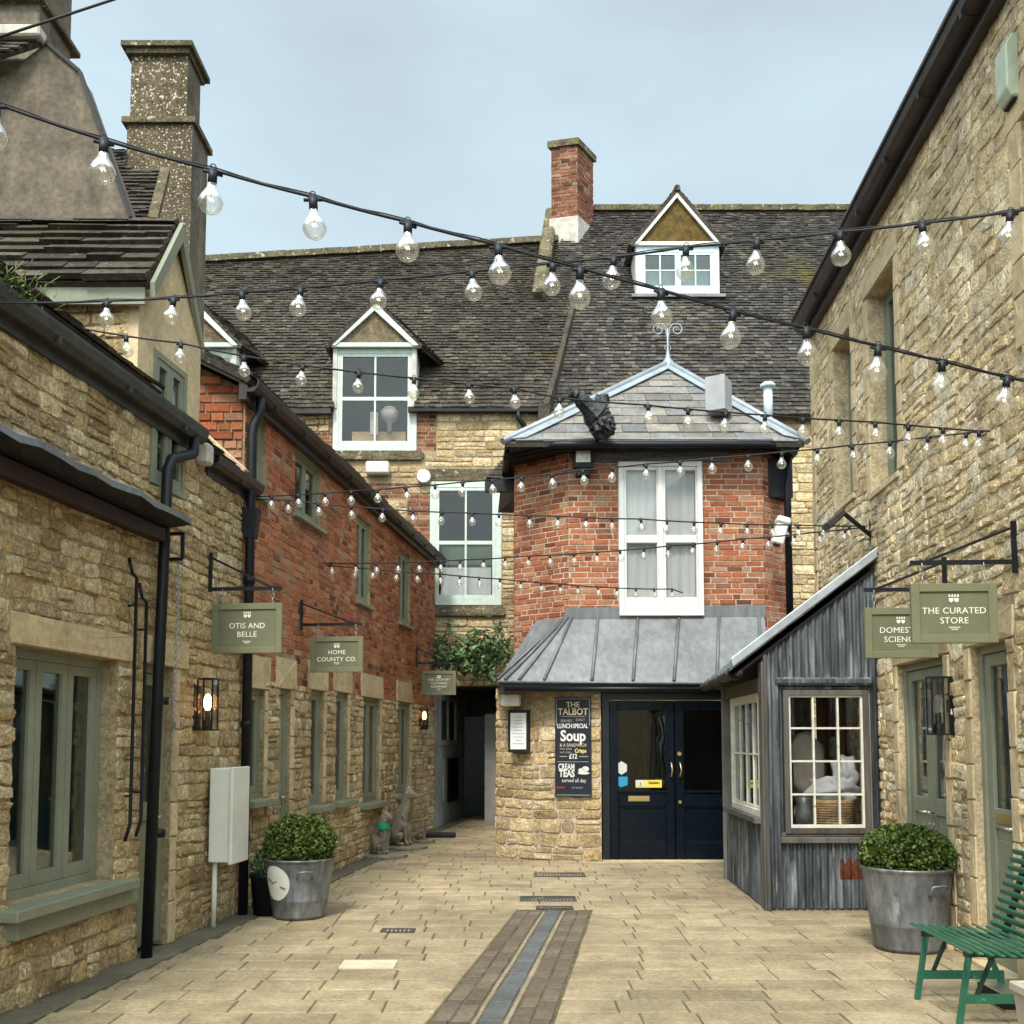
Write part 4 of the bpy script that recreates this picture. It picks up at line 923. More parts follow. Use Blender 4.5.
# ================================================================== THE PUB (brick bay)
pub = thing('brick_pub', 'red brick pub bay with pyramid slate roof and navy double doors', 'pub', (1.9, 14, 0))
GWL = Wall([(-.12, 16.5), (-.21, 14.35), (.30, 13.93), (1.21, 13.78)], [0, 2.2, 2.86, 3.78], 1)
mb = MB(); slab(mb, GWL, 0, 3.76, 0, 2.33); masonry(mb, GWL, rect(0, 3.76, 0, 2.33), rh=(.10, .19), ln=(.14, .42), dep=(.008, .026), gap=.013, bulge=.006)
part('wall', mb, ['mortar_grey', 'rubble', 'ashlar'], pub)
UWL = Wall([(.04, 17), (.04, 15.0), (.80, 14.33), (3.54, 14.3), (3.98, 14.72), (4.1, 15.3)], [-2, 0, 1.03, 3.77, 4.38, 5.0], 1)
pw = (1.03+.70, 1.03+1.88, 3.33, 5.52)
mb = MB(); slab(mb, UWL, -2, 5.0, 2.35, 5.72, [pw]); brickwork(mb, UWL, rect(-2, 5.0, 2.4, 5.72), [pw], dep=.008, gap=.012)
part('wall', mb, ['mortar_grey', 'brick_bright'], pub)
# upper french window
D = MB(); u0, u1, z0, z1 = pw
UWL.box(D, u0, u0+.075, z0, z1, -.06, .10); UWL.box(D, u1-.075, u1, z0, z1, -.06, .10); UWL.box(D, u0+.075, u1-.075, z1-.07, z1, -.06, .10); UWL.box(D, u0+.075, u1-.075, z0, z0+.16, -.06, .10)
um = (u0+u1)/2; UWL.box(D, um-.035, um+.035, z0+.16, z1-.07, -.055, .09)
for a, b in ((u0+.075, um-.035), (um+.035, u1-.075)):
    UWL.box(D, a, a+.035, z0+.16, z1-.07, -.05, .075); UWL.box(D, b-.02, b, z0+.16, z1-.07, -.05, .075)
    UWL.box(D, a+.035, b-.02, z1-.12, z1-.07, -.05, .075); UWL.box(D, a+.035, b-.02, z0+.16, z0+.26, -.05, .075); UWL.box(D, a+.035, b-.02, z0+1.03, z0+1.14, -.05, .085)
wf = part('window', D, 'white_paint', pub, bevel=.006)
mb = MB(); UWL.box(mb, u0+.09, u1-.09, z0+.2, z1-.1, .03, .034); part('pane', mb, 'glass_clear', wf)
room(UWL, u0+.01, u1-.01, z0+.01, z1-.01, -.062, wf, .8, 'room_grey')
mb = MB()
for i in range(40):
    ua = u0+.1+(u1-u0-.2)*i/40; ub = ua+(u1-u0-.2)/40; da = -.03+.008*sin(i*1.3); db = -.03+.008*sin((i+1)*1.3)
    q = mb.add([UWL.pt(ua, z0, da), UWL.pt(ub, z0, db), UWL.pt(ub, z1, db), UWL.pt(ua, z1, da)]); mb.face([q, q+1, q+2, q+3], .5, 0, True)
part('curtain', mb, 'curtain_pale', wf)
# timber beam, eaves gutter, soffit
mb = MB(); UWL.box(mb, 1.03+.22, 3.30, 5.53, 5.70, -.05, .06); part('beam', mb, 'beam', pub, bevel=.01)
EV = 5.70
ea = at_y(508, 439, 13.95); eb = at_y(801, 434, 13.95)
mb = MB()
sof = [(ea.x+.02, 13.98), (eb.x-.05, 13.98), (eb.x+.02, 15.6), (ea.x-.02, 15.6)]
mb.prism([(x, y, 5.665) for x, y in sof], (0, 0, .03)); 
front = [(ea.x-.02, 15.3), (ea.x-.02, 14.5), (ea.x+.03, 14.40), (ea.x+.62, 13.95), (ea.x+.68, 13.93), (eb.x-.46, 13.93), (eb.x-.4, 13.95), (eb.x, 14.3), (eb.x, 15.3)]
part('soffit', mb, 'black_matt', pub)
mb = MB(); mb.tube([(x, y, 5.675) for x, y in front], .055, 8)
for (a, b), (c, d) in zip(front[:-1], front[1:]): mb.bar((a*1.0, b+.07, 5.64), (c, d+.07, 5.64), .03, .06)
part('gutter', mb, 'black_iron', pub)
mb = MB(); mb.box(3.62, 4.0, 14.4, 14.75, 5.05, 5.60); part('soffit_box', mb, 'black_matt', pub)
mb = MB(); mb.tube([(3.92, 14.3, 5.6), (3.92, 14.3, 5.3), (3.90, 14.32, 5.2), (3.90, 14.32, 3.1)], .05, 10); part('downpipe', mb, 'black_iron', pub)
# pyramid roof
ap = at_y(668, 366, 16.1); e0 = Vector((ea.x-.04, 13.9, EV)); e1 = Vector((eb.x+.04, 13.9, EV)); e2 = Vector((eb.x+.2, 18.3, EV)); e3 = Vector((ea.x-.2, 18.3, EV))
P = Plane(e0, (1, 0, 0), Vector((0, ap.y-13.9, ap.z-EV))); Ls_ = Vector((0, ap.y-13.9, ap.z-EV)).length
mb = MB(); roof(mb, P, [(0, 0), (e1.x-e0.x, 0), (ap.x-e0.x, Ls_)], expo=(.30, .25), wid=(.26, .5), th=.018, jit=.004)
for a, b in ((e1, e2), (e2, e3), (e3, e0)): n = mb.add([a, b, ap]); mb.face([n, n+1, n+2])
part('roof', mb, 'slate_grey', pub)
mb = MB()
for e_ in (e0, e1):
    n_ = P.N; a = Vector(e_)+n_*.03; b = ap+n_*.03+Vector((0, 0, .02)); d = (b-a).normalized(); sd = d.cross(n_).normalized()
    if (sd.x > 0) == (e_ is e0): pass
    inw = sd if sd.z < 0 else -sd
    w0 = .17
    mb.prism([a, b, b+inw*w0*.9+d*0, a+inw*w0+d*.25], n_*.015)
    mb.tube([a-d*.05, b], .05, 8)
mb.bar(e0+Vector((.45, .05, .05)), e1+Vector((-.45, .05, .05)), .12, .02)
part('lead_hip', mb, 'lead_pale', pub)
mb = MB(); mb.lathe(tuple(ap), [(.12, -.06), (.10, .05), (.045, .12), (.03, .2), (.018, .25), (.014, .62), (.0, .64)], 12)
for s_ in (-1, 1):
    pts = []
    for i in range(40):
        t = i/39; a = pi*2.9*t; r_ = .115*(1-t*.75)
        pts.append((ap.x+s_*(.02+.125-cos(a)*r_), ap.y, ap.z+.60+sin(a)*r_+.0))
    mb.tube([(ap.x, ap.y, ap.z+.40), (ap.x+s_*.02, ap.y, ap.z+.52)]+pts, .011, 6)
    mb.tube([(ap.x+s_*.05*sin(i*pi/5), ap.y, ap.z+.30+.05*-cos(i*pi/5)) for i in range(6)], .007, 5)
part('finial', mb, 'lead_pale', pub)
# lead skirt roof
T = [at_y(565, 618, 14.28), at_y(764, 615, 14.28)]; B_ = [at_y(497, 681, 13.52), at_y(772, 683, 13.52)]
mb = MB()
back = Vector((-.23, 14.4, B_[0].z+.02))
mb.prism([T[0], T[1], B_[1], B_[0]], (0, 0, -.03), .5)
n = mb.add([T[0], B_[0], back, Vector((.35, 14.6, T[0].z))]); mb.face([n, n+1, n+2, n+3], .4)
tops = [565, 566, 568, 572, 598, 638, 679, 719, 759]; bots = [497, 505, 519, 544, 592, 633, 674, 717, 762]
def lerp_px(A, B, pa, pb, px): 
    for _ in range(1): t = (px-pa)/(pb-pa)
    return A.lerp(B, t)
for a, b in zip(tops, bots):
    p = lerp_px(T[0], T[1], 565, 764, a); q_ = lerp_px(B_[0], B_[1], 497, 772, b); mb.tube([p+Vector((0, 0, .015)), q_+Vector((0, -.0, .02))], .022, 6, rr(.3, .7))
mb.tube([B_[0]+Vector((0, 0, -.01)), B_[1]+Vector((0, 0, -.01))], .018, 6)
mb.prism([T[0]+Vector((0, 0, -.02)), T[1]+Vector((.02, 0, -.02)), T[1]+Vector((.02, 0, .14)), T[0]+Vector((0, 0, .14))], (0, -.02, 0), .6)
part('lead_roof', mb, 'lead', pub)
mb = MB(); fy = 13.58
mb.box(B_[0].x+.03, 3.6, fy, fy+.06, 2.24, 2.37); mb.prism([(B_[0].x+.03, fy+.06, 2.30), (3.6, fy+.06, 2.30), (3.6, 14.35, 2.34), (.35, 14.5, 2.34), (-.2, 14.4, 2.34)], (0, 0, .03)); part('fascia_board', mb, 'navy_black', pub)
mb = MB(); mb.box(1.2, 3.6, 13.75, 13.85, 2.14, 2.33); mb.tube([(-.1, 13.56, 2.28), (3.4, 13.56, 2.28)], .028, 6); part('door_head', mb, 'navy_black', pub)
# door screen
DWL = Wall([(1.21, 13.78), (3.7, 13.78)], [1.21, 3.7], 1)
mb = MB(); DWL.box(mb, 1.21, 1.30, .0, 2.14, -.1, .02); DWL.box(mb, 3.05, 3.12, 0, 2.14, -.1, .02); mb.box(3.12, 3.7, 13.76, 13.9, 0, 2.3); part('door_frame', mb, 'navy_black', pub)
def leaf(a, b, hx, left):
    mb = MB(); st = .115
    DWL.box(mb, a, a+st, .02, 2.13, -.05, 0); DWL.box(mb, b-st, b, .02, 2.13, -.05, 0); DWL.box(mb, a+st, b-st, 2.0, 2.13, -.05, 0)
    DWL.box(mb, a+st, b-st, .72, .90, -.05, 0); DWL.box(mb, a+st, b-st, .02, .24, -.05, 0); DWL.box(mb, a+st, b-st, .24, .72, -.045, -.025)
    for q_ in ((a+st, a+st+.02, .24, .72), (b-st-.02, b-st, .24, .72), (a+st+.02, b-st-.02, .24, .262), (a+st+.02, b-st-.02, .698, .72)): DWL.box(mb, *q_, -.025, -.008)
    DWL.box(mb, a+st, b-st, .90, .93, -.02, .02)
    o = part('door', mb, 'navy', pub, bevel=.006)
    mb = MB(); DWL.box(mb, a+st, b-st, .93, 2.0, -.03, -.025); part('pane', mb, 'glass_dark', o)
    mb = MB(); mb.tube([DWL.pt(hx, 1.12, 0), DWL.pt(hx, 1.12, .05), DWL.pt(hx+(.01 if left else .015), 1.2, .075), DWL.pt(hx, 1.3, .05), DWL.pt(hx, 1.3, 0)], .011, 8)
    if not left: mb.tube([DWL.pt(hx, 1.42, 0), DWL.pt(hx, 1.42, .02)], .028, 12); mb.tube([DWL.pt(hx, .78, 0), DWL.pt(hx, .78, .03)], .022, 12)
    part('handle', mb, 'brass', o); return o
l1 = leaf(1.305, 2.17, 2.12, True); l2 = leaf(2.18, 3.045, 2.235, False)
mb = MB(); DWL.box(mb, 1.55, 1.83, .79, .86, 0, .008); DWL.box(mb, 1.575, 1.805, .805, .845, .008, .013); part('letter_plate', mb, 'brass', l1)
mb = MB(); c = DWL.pt(1.465, 1.23, -.018); mb.prism([c+Vector((.072*cos(pi/6+k*pi/3), 0, .078*sin(pi/6+k*pi/3)))*1.15 for k in range(6)][::-1], (0, .003, 0)); part('sticker', mb, 'sticker_white', l1, label='white hexagonal sticker')
mb = MB(); c = DWL.pt(1.465, 1.05, -.018); mb.prism([c+Vector(p) for p in ((-.08, 0, .065), (.08, 0, .065), (.08, 0, -.045), (.04, 0, -.06), (0, 0, -.075), (-.04, 0, -.06), (-.08, 0, -.045))], (0, .003, 0)); part('sticker', mb, 'sticker_blue', l1, label='blue square sticker')
mb = MB(); DWL.box(mb, 1.65, 1.79, .97, 1.07, -.02, -.016, .5, 1); DWL.box(mb, 1.79, 2.0, .97, 1.07, -.02, -.016, .5, 0)
c = DWL.pt(1.715, 1.015, -.015); mb.prism([c+Vector(p) for p in ((-.045, 0, -.03), (.045, 0, -.03), (0, 0, .045))], (0, -.002, 0), .5, 0)
text_mb(mb, 'Caution', c+Vector((.18, -.003, .02)), (1, 0, 0), (0, 0, 1), .045, 2, bold=.001); text_mb(mb, '!', c+Vector((0, -.005, .0)), (1, 0, 0), (0, 0, 1), .05, 2, bold=.002)
part('sticker', mb, ['sticker_yellow', 'sticker_white', 'chalkboard'], l1, label='yellow and white warning sticker')
room(DWL, 1.25, 3.12, .03, 2.12, -.11, pub, 1.6)
mb = MB(); n_ = 30
for i in range(n_):
    ua = 1.80+.25*i/n_; ub = 1.80+.25*(i+1)/n_; f = lambda u, i: DWL.pt(u, 0, -.3+.03*sin(i*1.1)); A = f(ua, i); B = f(ub, i+1)
    q = mb.add([(A.x+.0, A.y, .95), (B.x, B.y, .95), (B.x, B.y, 1.98), (A.x, A.y, 1.98)]); mb.face([q, q+1, q+2, q+3], .5, 0, True)
part('curtain', mb, 'curtain_olive', pub)
mb = MB(); DWL.box(mb, 1.55, 1.68, .93, 1.32, -.3, -.28); part('wall_panel', mb, 'red_cloth', pub)
mb = MB(); mb.box(1.2, 3.2, 13.66, 13.8, -.02, .02); part('doorstep', mb, 'ashlar', pub)
# roof-side stub left of the bay
mb = MB(); P = Plane((-.42, 15.6, 5.62), (1, 0, 0), (0, .5, .5)); roof(mb, P, [(0, 0), (.5, 0), (.5, .75), (.35, .75)], expo=(.09, .09), wid=(.15, .3), th=.02); mb.box(-.42, .06, 15.55, 15.66, 5.42, 5.60, .5, 1); part('side_roof', mb, ['slate', 'black_matt'], pub)

# chalk board
x0, x1 = at_y(556, 700, 13.68).x, at_y(592, 700, 13.68).x; zt = at_y(570, 697, 13.68).z; zb_ = at_y(570, 797, 13.68).z
bU = Vector((.91, -.15, 0)).normalized(); bo = Vector((x0, 13.85-.0, 0)); 
i_ = 2; g0 = GWL.pt(2.86+.92*((x0-.30)/.91), 0, .035); bN = Vector((bU.y, -bU.x, 0)); W_ = (x1-x0)/bU.x
if bN.y > 0: bN = -bN
H_ = zt-zb_
mb = MB(); P0 = Vector((g0.x, g0.y, zb_)); cc = P0+bU*W_/2+Vector((0, 0, H_/2))
mb.obox(cc, bU*W_/2, bN*.018, Vector((0, 0, H_/2)), .5, 0); cb = solo('chalkboard_sign', mb, ['chalkboard'], 'tall dark menu board headed THE TALBOT left of the navy doors', 'menu board', tuple(P0)); WL[cb] = P0
mb = MB(); fc = cc+bN*.02
def FR(mb, cx, cz, w, h, m): mb.obox(fc+bU*cx+Vector((0, 0, cz)), bU*w/2, bN*.002, Vector((0, 0, h/2)), .5, m)
hw, hh_ = W_/2-.02, H_/2-.02
FR(mb, 0, hh_, hw*2, .008, 0); FR(mb, 0, -hh_, hw*2, .008, 0); FR(mb, -hw, hh_-.18, .008, .36, 0); FR(mb, hw, hh_-.18, .008, .36, 0); FR(mb, 0, H_/2-.255, .32, .006, 0); FR(mb, 0, -.2, .42, .007, 0)
FR(mb, -.13, -.13, .1, .012, 0); FR(mb, .14, -.13, .12, .012, 0)
part('border', mb, ['chalk_grey'], cb)
mb = MB()
def TX(t, cx, cz, s, m, **k): text_mb(mb, t, fc+bU*cx+Vector((0, 0, cz)), bU, (0, 0, 1), s, m, **k)
TX('THE', 0, .56, .10, 1, bold=.002); TX('TALBOT', 0, .465, .125, 1, bold=.002, sx=.86)
TX('SERVED', -.09, .345, .05, 3, sx=.9); TX('DAILY', .1, .36, .045, 3); TX('LUNCH', -.11, .275, .085, 0, sx=.7, bold=.002); TX('SPECIAL', .1, .275, .08, 0, sx=.7, bold=.002)
TX('Soup', 0, .14, .2, 0, bold=.006, sx=.85); TX('& A SANDWICH', 0, .02, .062, 1, sx=.8)
TX('with salad\nand chips', -.1, -.05, .045, 3, sx=.9); TX('Crisps', .1, -.055, .075, 2, bold=.002, sx=.8); TX('£12', 0, -.13, .09, 0, bold=.003, sx=.8)
TX('CREAM', -.09, -.27, .11, 0, bold=.003, sx=.62); TX('TEAS', -.085, -.36, .13, 0, bold=.005, sx=.72); TX('served all day', .01, -.45, .07, 0, sx=.85)
TX('DRINKS', -.17, -.545, .035, 4, sx=.9); TX('ASK INSIDE', .05, -.545, .03, 3)
for k in range(2):
    c = fc+bU*(.11+.055*k)+Vector((0, 0, -.315+.02*k)); r_ = .038+.006*k
    mb.prism([c+bU*r_*cos(t*pi/7)*1.1+Vector((0, 0, r_*.8*sin(t*pi/7))) for t in range(14)], bN*.002, .5, 0)
c = fc+bU*.14+Vector((0, 0, -.35)); mb.prism([c+bU*.08*cos(t*pi/7)+Vector((0, 0, .018*sin(t*pi/7))) for t in range(14)], bN*.003, .5, 0)
part('lettering', mb, ['chalk_white', 'chalk_gold', 'chalk_yellow', 'chalk_grey', 'chalk_red'], cb)
# framed menu and its lamp
g1 = at_y(519, 731, 13.8)
seg = (Vector((.30, 13.93, 0))-Vector((-.21, 14.35, 0))).normalized(); 
mu = GWL.pt(2.70, 1.6, .05); sU = Vector((.9, -.3, 0)).normalized(); sN = Vector((-.3, -.9, 0)).normalized()
mu = Vector((g1.x, 13.95, g1.z)); mu.x = at_y(519, 731, 13.95).x
mb = MB(); mb.obox(mu, sU*.15, sN*.03, (0, 0, .29)); mf = solo('menu_case', mb, 'black_matt', 'black framed menu case with a white sheet on the pub stone corner', 'menu case', tuple(mu), bevel=.006)
mb = MB(); mb.obox(mu+sN*.032, sU*.112, sN*.002, (0, 0, .245)); part('menu_sheet', mb, 'paper', mf)
mb = MB()
for k in range(9): mb.obox(mu+sN*.035+Vector((0, 0, .19-k*.045)), sU*rr(.04, .09), sN*.0005, (0, 0, .004))
part('lettering', mb, 'chalk_grey', mf)
lc = at_y(511, 700, 13.9); mb = MB(); mb.obox(lc, sU*.13, sN*.06, (0, 0, .085)); solo('bulkhead_light', mb, 'plastic_white', 'small white box light fixed above the framed menu case', 'wall light', tuple(lc), bevel=.02)

# ================================================================== CORRUGATED LEAN-TO
sh = thing('lean_to_shed', 'lean-to shed clad in weathered blue grey corrugated iron against the right building', 'shed', (3, 9.9, 0))
SF = Wall([(2.42, 9.85), (3.56, 9.85)], [2.42, 3.56], 1); SS = Wall([(2.42, 9.85), (2.5, 11.95)], [9.85, 11.95], -1)
wz = (2.60, 3.40, .69, 2.08)
def corr(mb, w, u0, u1, z0, zt, holes, pitch=.072, amp=.013, m=0, off=.02):
    n = int((u1-u0)/pitch*8); cols_ = [(u0+(u1-u0)*i/n) for i in range(n+1)]
    for i in range(n):
        a, b = cols_[i], cols_[i+1]; mid = (a+b)/2; top = zt(mid); iv = [(z0, top)]
        for h in holes:
            if h[0] < mid < h[1]: iv = subtract(iv, h[2], h[3])
        for c, d in iv:
            da = amp*sin(2*pi*a/pitch)+off; db = amp*sin(2*pi*b/pitch)+off
            ks = max(1, int((d-c)/.35)); 
            q = mb.add([w.pt(a, c, da), w.pt(b, c, db), w.pt(b, zt(b) if d == top else d, db), w.pt(a, zt(a) if d == top else d, da)]); mb.face([q, q+1, q+2, q+3], .5, m, True)
ztf = lambda x: 3.30-(3.56-x)*.755
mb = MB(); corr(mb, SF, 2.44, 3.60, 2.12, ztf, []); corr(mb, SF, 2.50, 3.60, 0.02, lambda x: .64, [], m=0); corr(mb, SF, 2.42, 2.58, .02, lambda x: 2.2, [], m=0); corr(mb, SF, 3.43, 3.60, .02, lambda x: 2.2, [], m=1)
corr(mb, SF, 3.10, 3.36, .29, lambda x: .42+.07*abs(sin(2*pi*x/.144+.6)), [], m=2, off=.0235); part('cladding', mb, ['corrugated', 'corrugated_dark', 'rust'], sh)
mb = MB(); corr(mb, SS, 9.86, 11.95, 0.02, lambda u: .80, [], m=0, pitch=.09); part('cladding', mb, ['corrugated'], sh)
mb = MB(); SF.box(mb, 2.42, 3.56, 0, .62, -.1, -.0); SS.box(mb, 9.95, 11.95, 0, .78, -.1, -.0); SF.box(mb, 2.45, 2.58, .62, 2.2, -.1, -.0); SF.box(mb, 3.42, 3.56, .62, 2.2, -.1, 0); SF.box(mb, 2.42, 3.56, 2.12, 2.42, -.1, 0)
mb.prism([(2.5, 9.86, 2.42), (3.56, 9.86, 2.42), (3.56, 9.86, 3.25), ], (0, .08, 0)); mb.prism([(2.46, 12.0, 0), (3.5, 12.0, 0), (3.5, 12.0, 3.05), (2.46, 12.0, 2.28)], (0, .08, 0)); mb.box(2.5, 3.6, 9.95, 12, -.02, .02)
part('inner_wall', mb, 'room_grey', sh)
mb = MB(); mb.box(2.405, 2.44, 9.80, 9.85, 0, 2.42, .2); mb.box(2.385, 2.405, 9.81, 9.95, 0, 2.35, .6); part('corner_post', mb, 'old_wood', sh, bevel=.005)
def muntin(w, u0, u1, z0, z1, nc, nr, paint, fw, parent, rec=0.0, bw=.018, cur=None, gl='glass', wood='old_wood'):
    mb = MB(); w.box(mb, u0-fw, u0, z0-fw, z1+fw, rec-.06, rec+.03, .3); w.box(mb, u1, u1+fw, z0-fw, z1+fw, rec-.06, rec+.03, .7); w.box(mb, u0, u1, z1, z1+fw, rec-.06, rec+.03, .5); w.box(mb, u0, u1, z0-fw, z0, rec-.06, rec+.03, .9)
    o = part('window', mb, wood, parent)
    mb = MB(); w.box(mb, u0, u0+.02, z0, z1, rec-.03, rec+.012); w.box(mb, u1-.02, u1, z0, z1, rec-.03, rec+.012); w.box(mb, u0+.02, u1-.02, z1-.02, z1, rec-.03, rec+.012); w.box(mb, u0+.02, u1-.02, z0, z0+.03, rec-.03, rec+.012)
    for i in range(1, nc): x = u0+(u1-u0)*i/nc; w.box(mb, x-bw/2, x+bw/2, z0+.03, z1-.02, rec-.025, rec+.010)
    for k in range(1, nr):
        y = z0+(z1-z0)*k/nr
        for i in range(nc): a = u0+(u1-u0)*i/nc+(bw/2 if i else .02); b = u0+(u1-u0)*(i+1)/nc-(bw/2 if i < nc-1 else .02); w.box(mb, a, b, y-bw/2, y+bw/2, rec-.025, rec+.008)
    part('window_frame', mb, paint, o)
    mb = MB(); w.box(mb, u0+.02, u1-.02, z0+.03, z1-.02, rec-.012, rec-.008); part('pane', mb, gl, o)
    return o
o = muntin(SF, 2.645, 3.355, .77, 2.03, 3, 4, 'cream_paint', .05, sh, gl='glass_clear')
mb = MB(); SF.box(mb, 2.54, 3.43, 2.075, 2.125, -.06, .015); SF.box(mb, 2.52, 3.45, 2.125, 2.20, .0, .07); part('hood', mb, 'corrugated', o, bevel=.02)
mb = MB(); SF.box(mb, 2.56, 3.43, .685, .725, -.06, .015); SF.box(mb, 2.54, 3.45, .63, .685, .0, .07); part('sill', mb, 'old_wood', o, bevel=.006)
o = muntin(SS, 10.05, 11.5, .92, 2.0, 4, 2, 'cream_paint', .06, sh, wood='cream_paint')
mb = MB(); SS.box(mb, 9.92, 11.75, .80, .86, .0, .10, .3); part('sill', mb, 'old_wood', o, bevel=.006)
mb = MB(); SS.box(mb, 9.88, 11.9, 2.06, 2.2, .0, .04); part('fascia_board', mb, 'old_wood', sh)
# roof sheet, verge flashing, gutter
sl_ = Vector((1.4, 0, 1.057)).normalized(); P = Plane((2.14, 9.78, 2.315), (0, 1, 0), sl_)
mb = MB(); n = 200; pitch = .076
pp = [(9.78+i*2.6/n) for i in range(n+1)]
for i in range(n):
    f = lambda y, s: Vector((2.10+.085*(y-9.78), y, 2.27))+sl_*s*(1-.018*(y-9.78))+Vector((-.6, 0, .8))*(.014*sin(2*pi*y/pitch)+.02)
    q = mb.add([f(pp[i], 0), f(pp[i+1], 0), f(pp[i+1], 1.86), f(pp[i], 1.86)]); mb.face([q, q+1, q+2, q+3], .5, 0, True)
mb.prism([Vector((2.14, 9.8, 2.24)), Vector((2.36, 12.3, 2.24)), Vector((2.36, 12.3, 2.24))+sl_*1.6, Vector((2.14, 9.8, 2.24))+sl_*1.78], (0, 0, -.03), .5, 1)
part('roof', mb, ['corrugated', 'room'], sh)
mb = MB(); A = Vector((2.10, 9.74, 2.29)); Bq = A+sl_*1.86; mb.bar(A+Vector((0, 0, .02)), Bq+Vector((0, 0, .02)), .09, .05, up=(0, 1, 0)) if False else mb.prism([A, Bq, Bq+Vector((-.02, 0, .085)), A+Vector((-.02, 0, .085))], (0, .05, 0))
part('verge_flashing', mb, 'zinc_flash', sh, bevel=.008)
mb = MB(); gp = [(2.10+.065*cos(t), 2.25+.065*sin(t)) for t in [pi+pi*k/8 for k in range(9)]]; 
ya, yb = 9.62, 12.35; n1_ = [mb.add([(x+.085*(y-9.7), y, z) for x, z in gp]+[(x+.085*(y-9.7)+(.006 if k < 4 else -.006), y, z+.01) for k, (x, z) in enumerate(gp)][::-1]) for y in (ya, yb)]
for k in range(18): mb.face([n1_[0]+k, n1_[0]+(k+1) % 18, n1_[1]+(k+1) % 18, n1_[1]+k], .5, 0, True)
for yj in (9.7, 10.6, 11.5): mb.tube([(2.10+.085*(yj-9.7)+.075*cos(t), yj, 2.25+.075*sin(t)) for t in [pi+pi*k/8 for k in range(9)]], .012, 5)
part('gutter', mb, 'gutter_grey', sh)
# things seen through the shed window
mb = MB(); mb.box(2.55, 3.5, 10.0, 10.7, .60, .66); mb.box(2.6, 2.66, 10.05, 10.11, .02, .6); mb.box(3.36, 3.42, 10.05, 10.11, .02, .6); mb.box(2.6, 2.66, 10.6, 10.66, .02, .6); mb.box(3.36, 3.42, 10.6, 10.66, .02, .6); solo('display_table', mb, 'old_wood', 'wooden display table inside the corrugated shed behind the window', 'table', (3, 10.3, 0))
mb = MB(); mb.lathe((3.15, 10.2, .66), [(0, 0), (.17, 0), (.205, .34), (.215, .36), (.19, .36), (.17, .02)], 28)
for k in range(14): mb.tube([(3.15+(.172+.0024*k)*cos(t*pi/14), 10.2+(.172+.0024*k)*sin(t*pi/14), .68+.024*k) for t in range(29)], .011, 5, R.random())
solo('wicker_basket', mb, 'wicker', 'round tan wicker basket behind the shed window at lower right', 'basket', (3.15, 10.2, .66))
mb = MB(); mb.lathe((2.87, 10.18, .66), [(0, 0), (.10, 0), (.11, .24), (.07, .32), (.085, .38), (.0, .40)], 20); mb.tube([(2.87-.11, 10.1, .8), (2.87-.13, 10.05, .88), (2.87-.11, 10.1, .95)], .01, 6)
solo('milk_churn', mb, 'zinc', 'grey metal churn left of the wicker basket behind the shed window', 'churn', (2.87, 10.18, .66))
def blob(mb, c, rx, ry, rz, sq=1.0, n=14, rnd=.5, m=0, nz=.0, sm=True):
    ids = []; sd = rr(0, 50)
    for i in range(n+1):
        th_ = pi*i/n
        ring = []
        for k in range(2*n):
            ph = pi*k/n; d = Vector((sin(th_)*cos(ph), sin(th_)*sin(ph), cos(th_))); f = 1+nz*noise.noise(d*2+Vector((sd, 0, 0)))*2
            ring.append((c[0]+d.x*rx*f, c[1]+d.y*ry*f, c[2]+d.z*rz*f))
        ids.append(mb.add(ring))
    for i in range(n):
        for k in range(2*n): k2 = (k+1) % (2*n); mb.face([ids[i]+k, ids[i+1]+k, ids[i+1]+k2, ids[i]+k2], rnd, m, sm)
mb = MB(); blob(mb, (3.0, 10.5, 1.35), .2, .1, .32, nz=.1); solo('pale_cushion', mb, 'cloth_grey', 'tall rounded pale grey cushion in the middle of the shed window', 'cushion', (3, 10.5, 1.0))
mb = MB(); blob(mb, (3.2, 10.3, 1.12), .24, .1, .12, nz=.3); blob(mb, (3.32, 10.3, 1.28), .11, .08, .16, nz=.3); solo('folded_blanket', mb, 'cloth_white', 'bluish white folded blanket heaped on the wicker basket', 'blanket', (3.2, 10.3, 1.03))
mb = MB(); mb.box(2.62, 2.85, 10.4, 10.5, 1.0, 1.4); solo('dark_bag', mb, 'black_matt', 'small black bag at the left of the shed window', 'bag', (2.7, 10.45, 1.0), bevel=.04)
mb = MB()
for i in range(14): q = mb.add([(3.18+.025*i, 10.75+.03*(i % 2), 1.2), (3.205+.025*i, 10.75+.03*((i+1) % 2), 1.2), (3.205+.025*i, 10.75+.03*((i+1) % 2), 2.1), (3.18+.025*i, 10.75+.03*(i % 2), 2.1)]); mb.face([q, q+1, q+2, q+3], .5, 0, True)
solo('brown_drape', mb, 'brown_cloth', 'brown drape hanging at the right inside the shed window', 'drape', (3.3, 10.75, 1.2))
